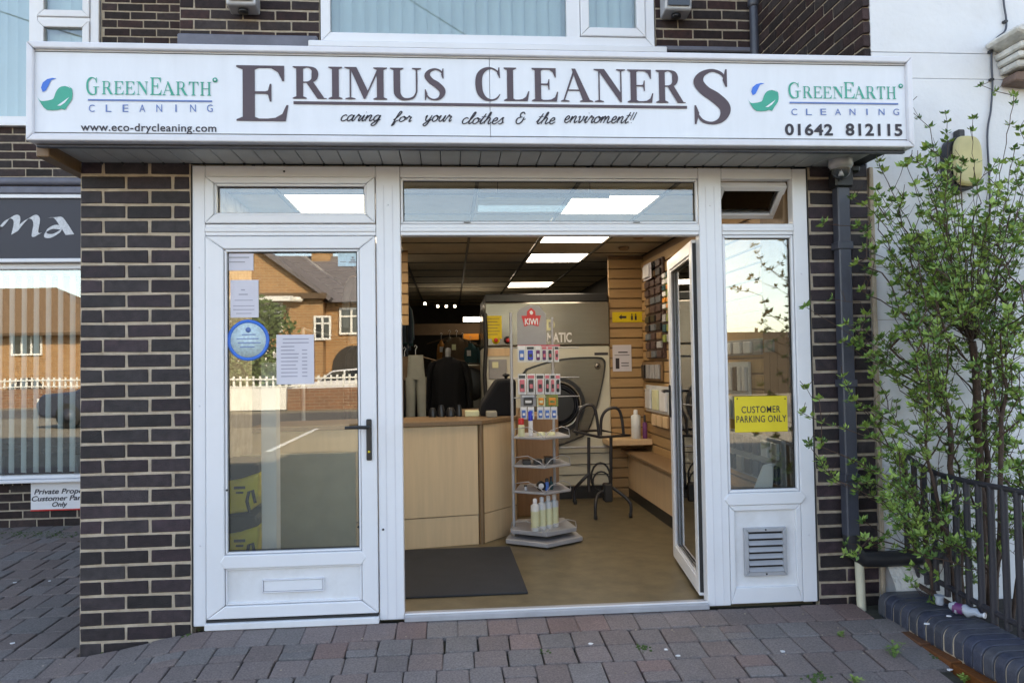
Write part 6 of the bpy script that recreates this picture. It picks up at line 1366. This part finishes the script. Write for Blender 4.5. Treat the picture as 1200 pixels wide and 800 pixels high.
# third house at the right, far
# garden wall with fence, cars
WY = -23.0
t = thing('garden_wall', 'low red brick garden wall with white railings across the road', 'wall', (0, WY, -.14))
MB().box(-40, -10.2, WY-.2, WY, -.14, .62).build('wall', 'hb2', t); MB().box(-5.6, 5, WY-.2, WY, -.14, .62).build('wall', 'hb2', t); mb = MB()
mb.box(-40, 5, WY-.12, WY-.08, .95, 1.0); mb.box(-40, 5, WY-.12, WY-.08, .70, .74)
x = -20
while x < 4: mb.box(x, x+.07, WY-.16, WY-.13, .64, 1.08); x += .22
mb.build('railings', 'hwhite', t)
MB().box(-10.15, -5.65, WY-.15, WY-.05, -.1, .68).build('drive_gate', 'hwhite', t)
def car(label, x, y, m, Lc=4.2, flip=1):
    t = thing('parked_car', label, 'car', (x, y, -.14), 'cars parked across the road'); s_ = flip
    body = [(-2.05, .32), (-2.1, .62), (-1.95, .86), (-1.1, .95), (-.55, 1.36), (.55, 1.42), (1.35, 1.28), (1.85, .98), (2.08, .88), (2.1, .4), (2.0, .28), (-1.9, .28)]
    MB().prism([(a*s_, b) for a, b in body], -.85, .85).build('body', m, t, .08, local=True, seg=2)
    MB().prism([(a*s_, b) for a, b in [(-1.0, .97), (-.5, 1.31), (-.08, 1.34), (-.08, .97)]], -.865, .865).build('side_window', 'hglass', t, local=True); MB().prism([(a*s_, b) for a, b in [(0, .97), (0, 1.345), (.55, 1.35), (1.2, 1.22), (1.5, .98)]], -.865, .865).build('side_window', 'hglass', t, local=True)
    for a in (-1.28, 1.28):
        for q in (-.78, .78): w_ = MB().lathe([(0, -.09), (.31, -.09), (.33, -.05), (.33, .05), (.31, .09), (0, .09)], (a*s_, q, .33), 18, 'y').build('wheel', 'tyre', t, local=True); MB().lathe([(0, 0), (.19, 0), (.17, .01), (0, .012)], (a*s_, q+(.092 if q > 0 else -.102), .33), 12, 'y').build('rim', 'pipe', w_, local=True)
    for q in (-.6, .6): MB().box(-2.09*s_, -2.0*s_, q-.15, q+.15, .62, .76).build('headlight', 'hwhite', t, local=True)
    return t
cx = V(402, 460, 27.5)[0]; car('white hatchback parked behind the low wall across the road', cx+.3, -27.0, 'carw')
c2 = P(60, 520, 15)[0]; car('dark blue hatchback parked in the car park in front of the shops', -8.5, -11.5, 'card2'); 
for x in (-6.2, -3.2, -.2, 2.8): o = MB().box(x, x+.1, -14.5, -9.6, -.144, -.139).build('bay_line', 'hwhite'); tag(origin(o), {-6.2: 'leftmost', -3.2: 'second from left', -.2: 'second from right', 2.8: 'rightmost'}[x]+' painted white parking bay line on the tarmac', 'road marking', 'white parking bay lines')
# hedge and trees over there, telephone pole and wires
def leafy(name, label, cat, x, y, zb, rx, ry, rz, n, s_, trunk=None, m='hedge'):
    t = thing(name, label, cat, (x, y, -.14)); rn = random.Random(int(x*10+n)); mb = MB()
    for _ in range(n):
        d = Vector((rn.gauss(0, 1), rn.gauss(0, 1), rn.gauss(0, 1))).normalized()*(rn.random()**.4); bl = 1+.25*mnoise.noise(d*2.5+Vector((x, 0, 0)))
        p = Vector((x+d.x*rx*bl, y+d.y*ry*bl, zb+rz+d.z*rz*bl)); a = Vector((rn.gauss(0, 1), rn.gauss(0, 1), rn.gauss(0, 1))).normalized(); b_ = a.cross(Vector((rn.gauss(0, 1), 1, .3))).normalized()
        mb.add([p+a*s_, p+b_*s_*.6, p-a*s_, p-b_*s_*.6], [(0, 1, 2, 3)])
    mb.build('crown', m, t)
    if trunk: MB().tube([(x, y, -.2), (x+.1, y, zb+rz*.5), (x, y, zb+rz*1.4)], [trunk, trunk*.7, trunk*.2], 8).build('trunk', 'bark', t)
xh = V(285, 450, 26)[0]
t = thing('added_dark_fence', 'tall dark fence added across the road to darken the right window reflection', 'fence', (13, -30, -.14)); x = 6.5  # added fence, keeps the right pane's reflection dark below the sky
me = mesh_of(MB().box(-.09, .09, -.015, .015, 0, 2.75), 'fence_board', 'darkwood')
while x < 24: inst('fence_board', me, t, (x-13, .02*(int(x*5) % 2), 0)); x += .185
for xx in (8, 11, 14, 17, 20, 23): MB().box(xx-.06, xx+.06, -30.12, -30.02, -.14, 2.8).build('fence_post', 'darkwood', t)
leafy('hedge', 'bushy green hedge behind the garden wall across the road', 'hedge', xh, -25, -.1, 2.0, .8, 1.1, 2600, .10)
leafy('garden_tree', 'small loose garden tree in front of the gabled house', 'tree', V(300, 400, 27)[0], -26.5, 1.6, 1.6, 1.2, 1.3, 1800, .10, .12)
leafy('garden_tree', 'round green tree farther right across the road', 'tree', 7, -28, 1.2, 2.2, 2, 1.8, 2600, .13, .16)
leafy('garden_tree', 'tall green tree at the right end across the road', 'tree', 22, -27, 1.4, 2.6, 2.4, 2.4, 2600, .15, .18)
t = thing('telephone_pole', 'wooden telephone pole across the road carrying four wires', 'pole', (13, -20, -.14)); MB().tube([(13, -20, -.2), (13, -20, 7.6)], [.14, .1], 10).build('pole', 'bark', t)
for k, (xe, ze_) in enumerate(((-9, 6.6), (-4, 6.4), (1, 6.9), (5, 6.5))):
    pts = [Vector((13, -20, 7.4-.12*k)).lerp(Vector((xe, 1.3, ze_)), i/12)-Vector((0, 0, .7*math.sin(math.pi*i/12))) for i in range(13)]; MB().tube(pts, .012, 4).build('wire', 'rubber', t)
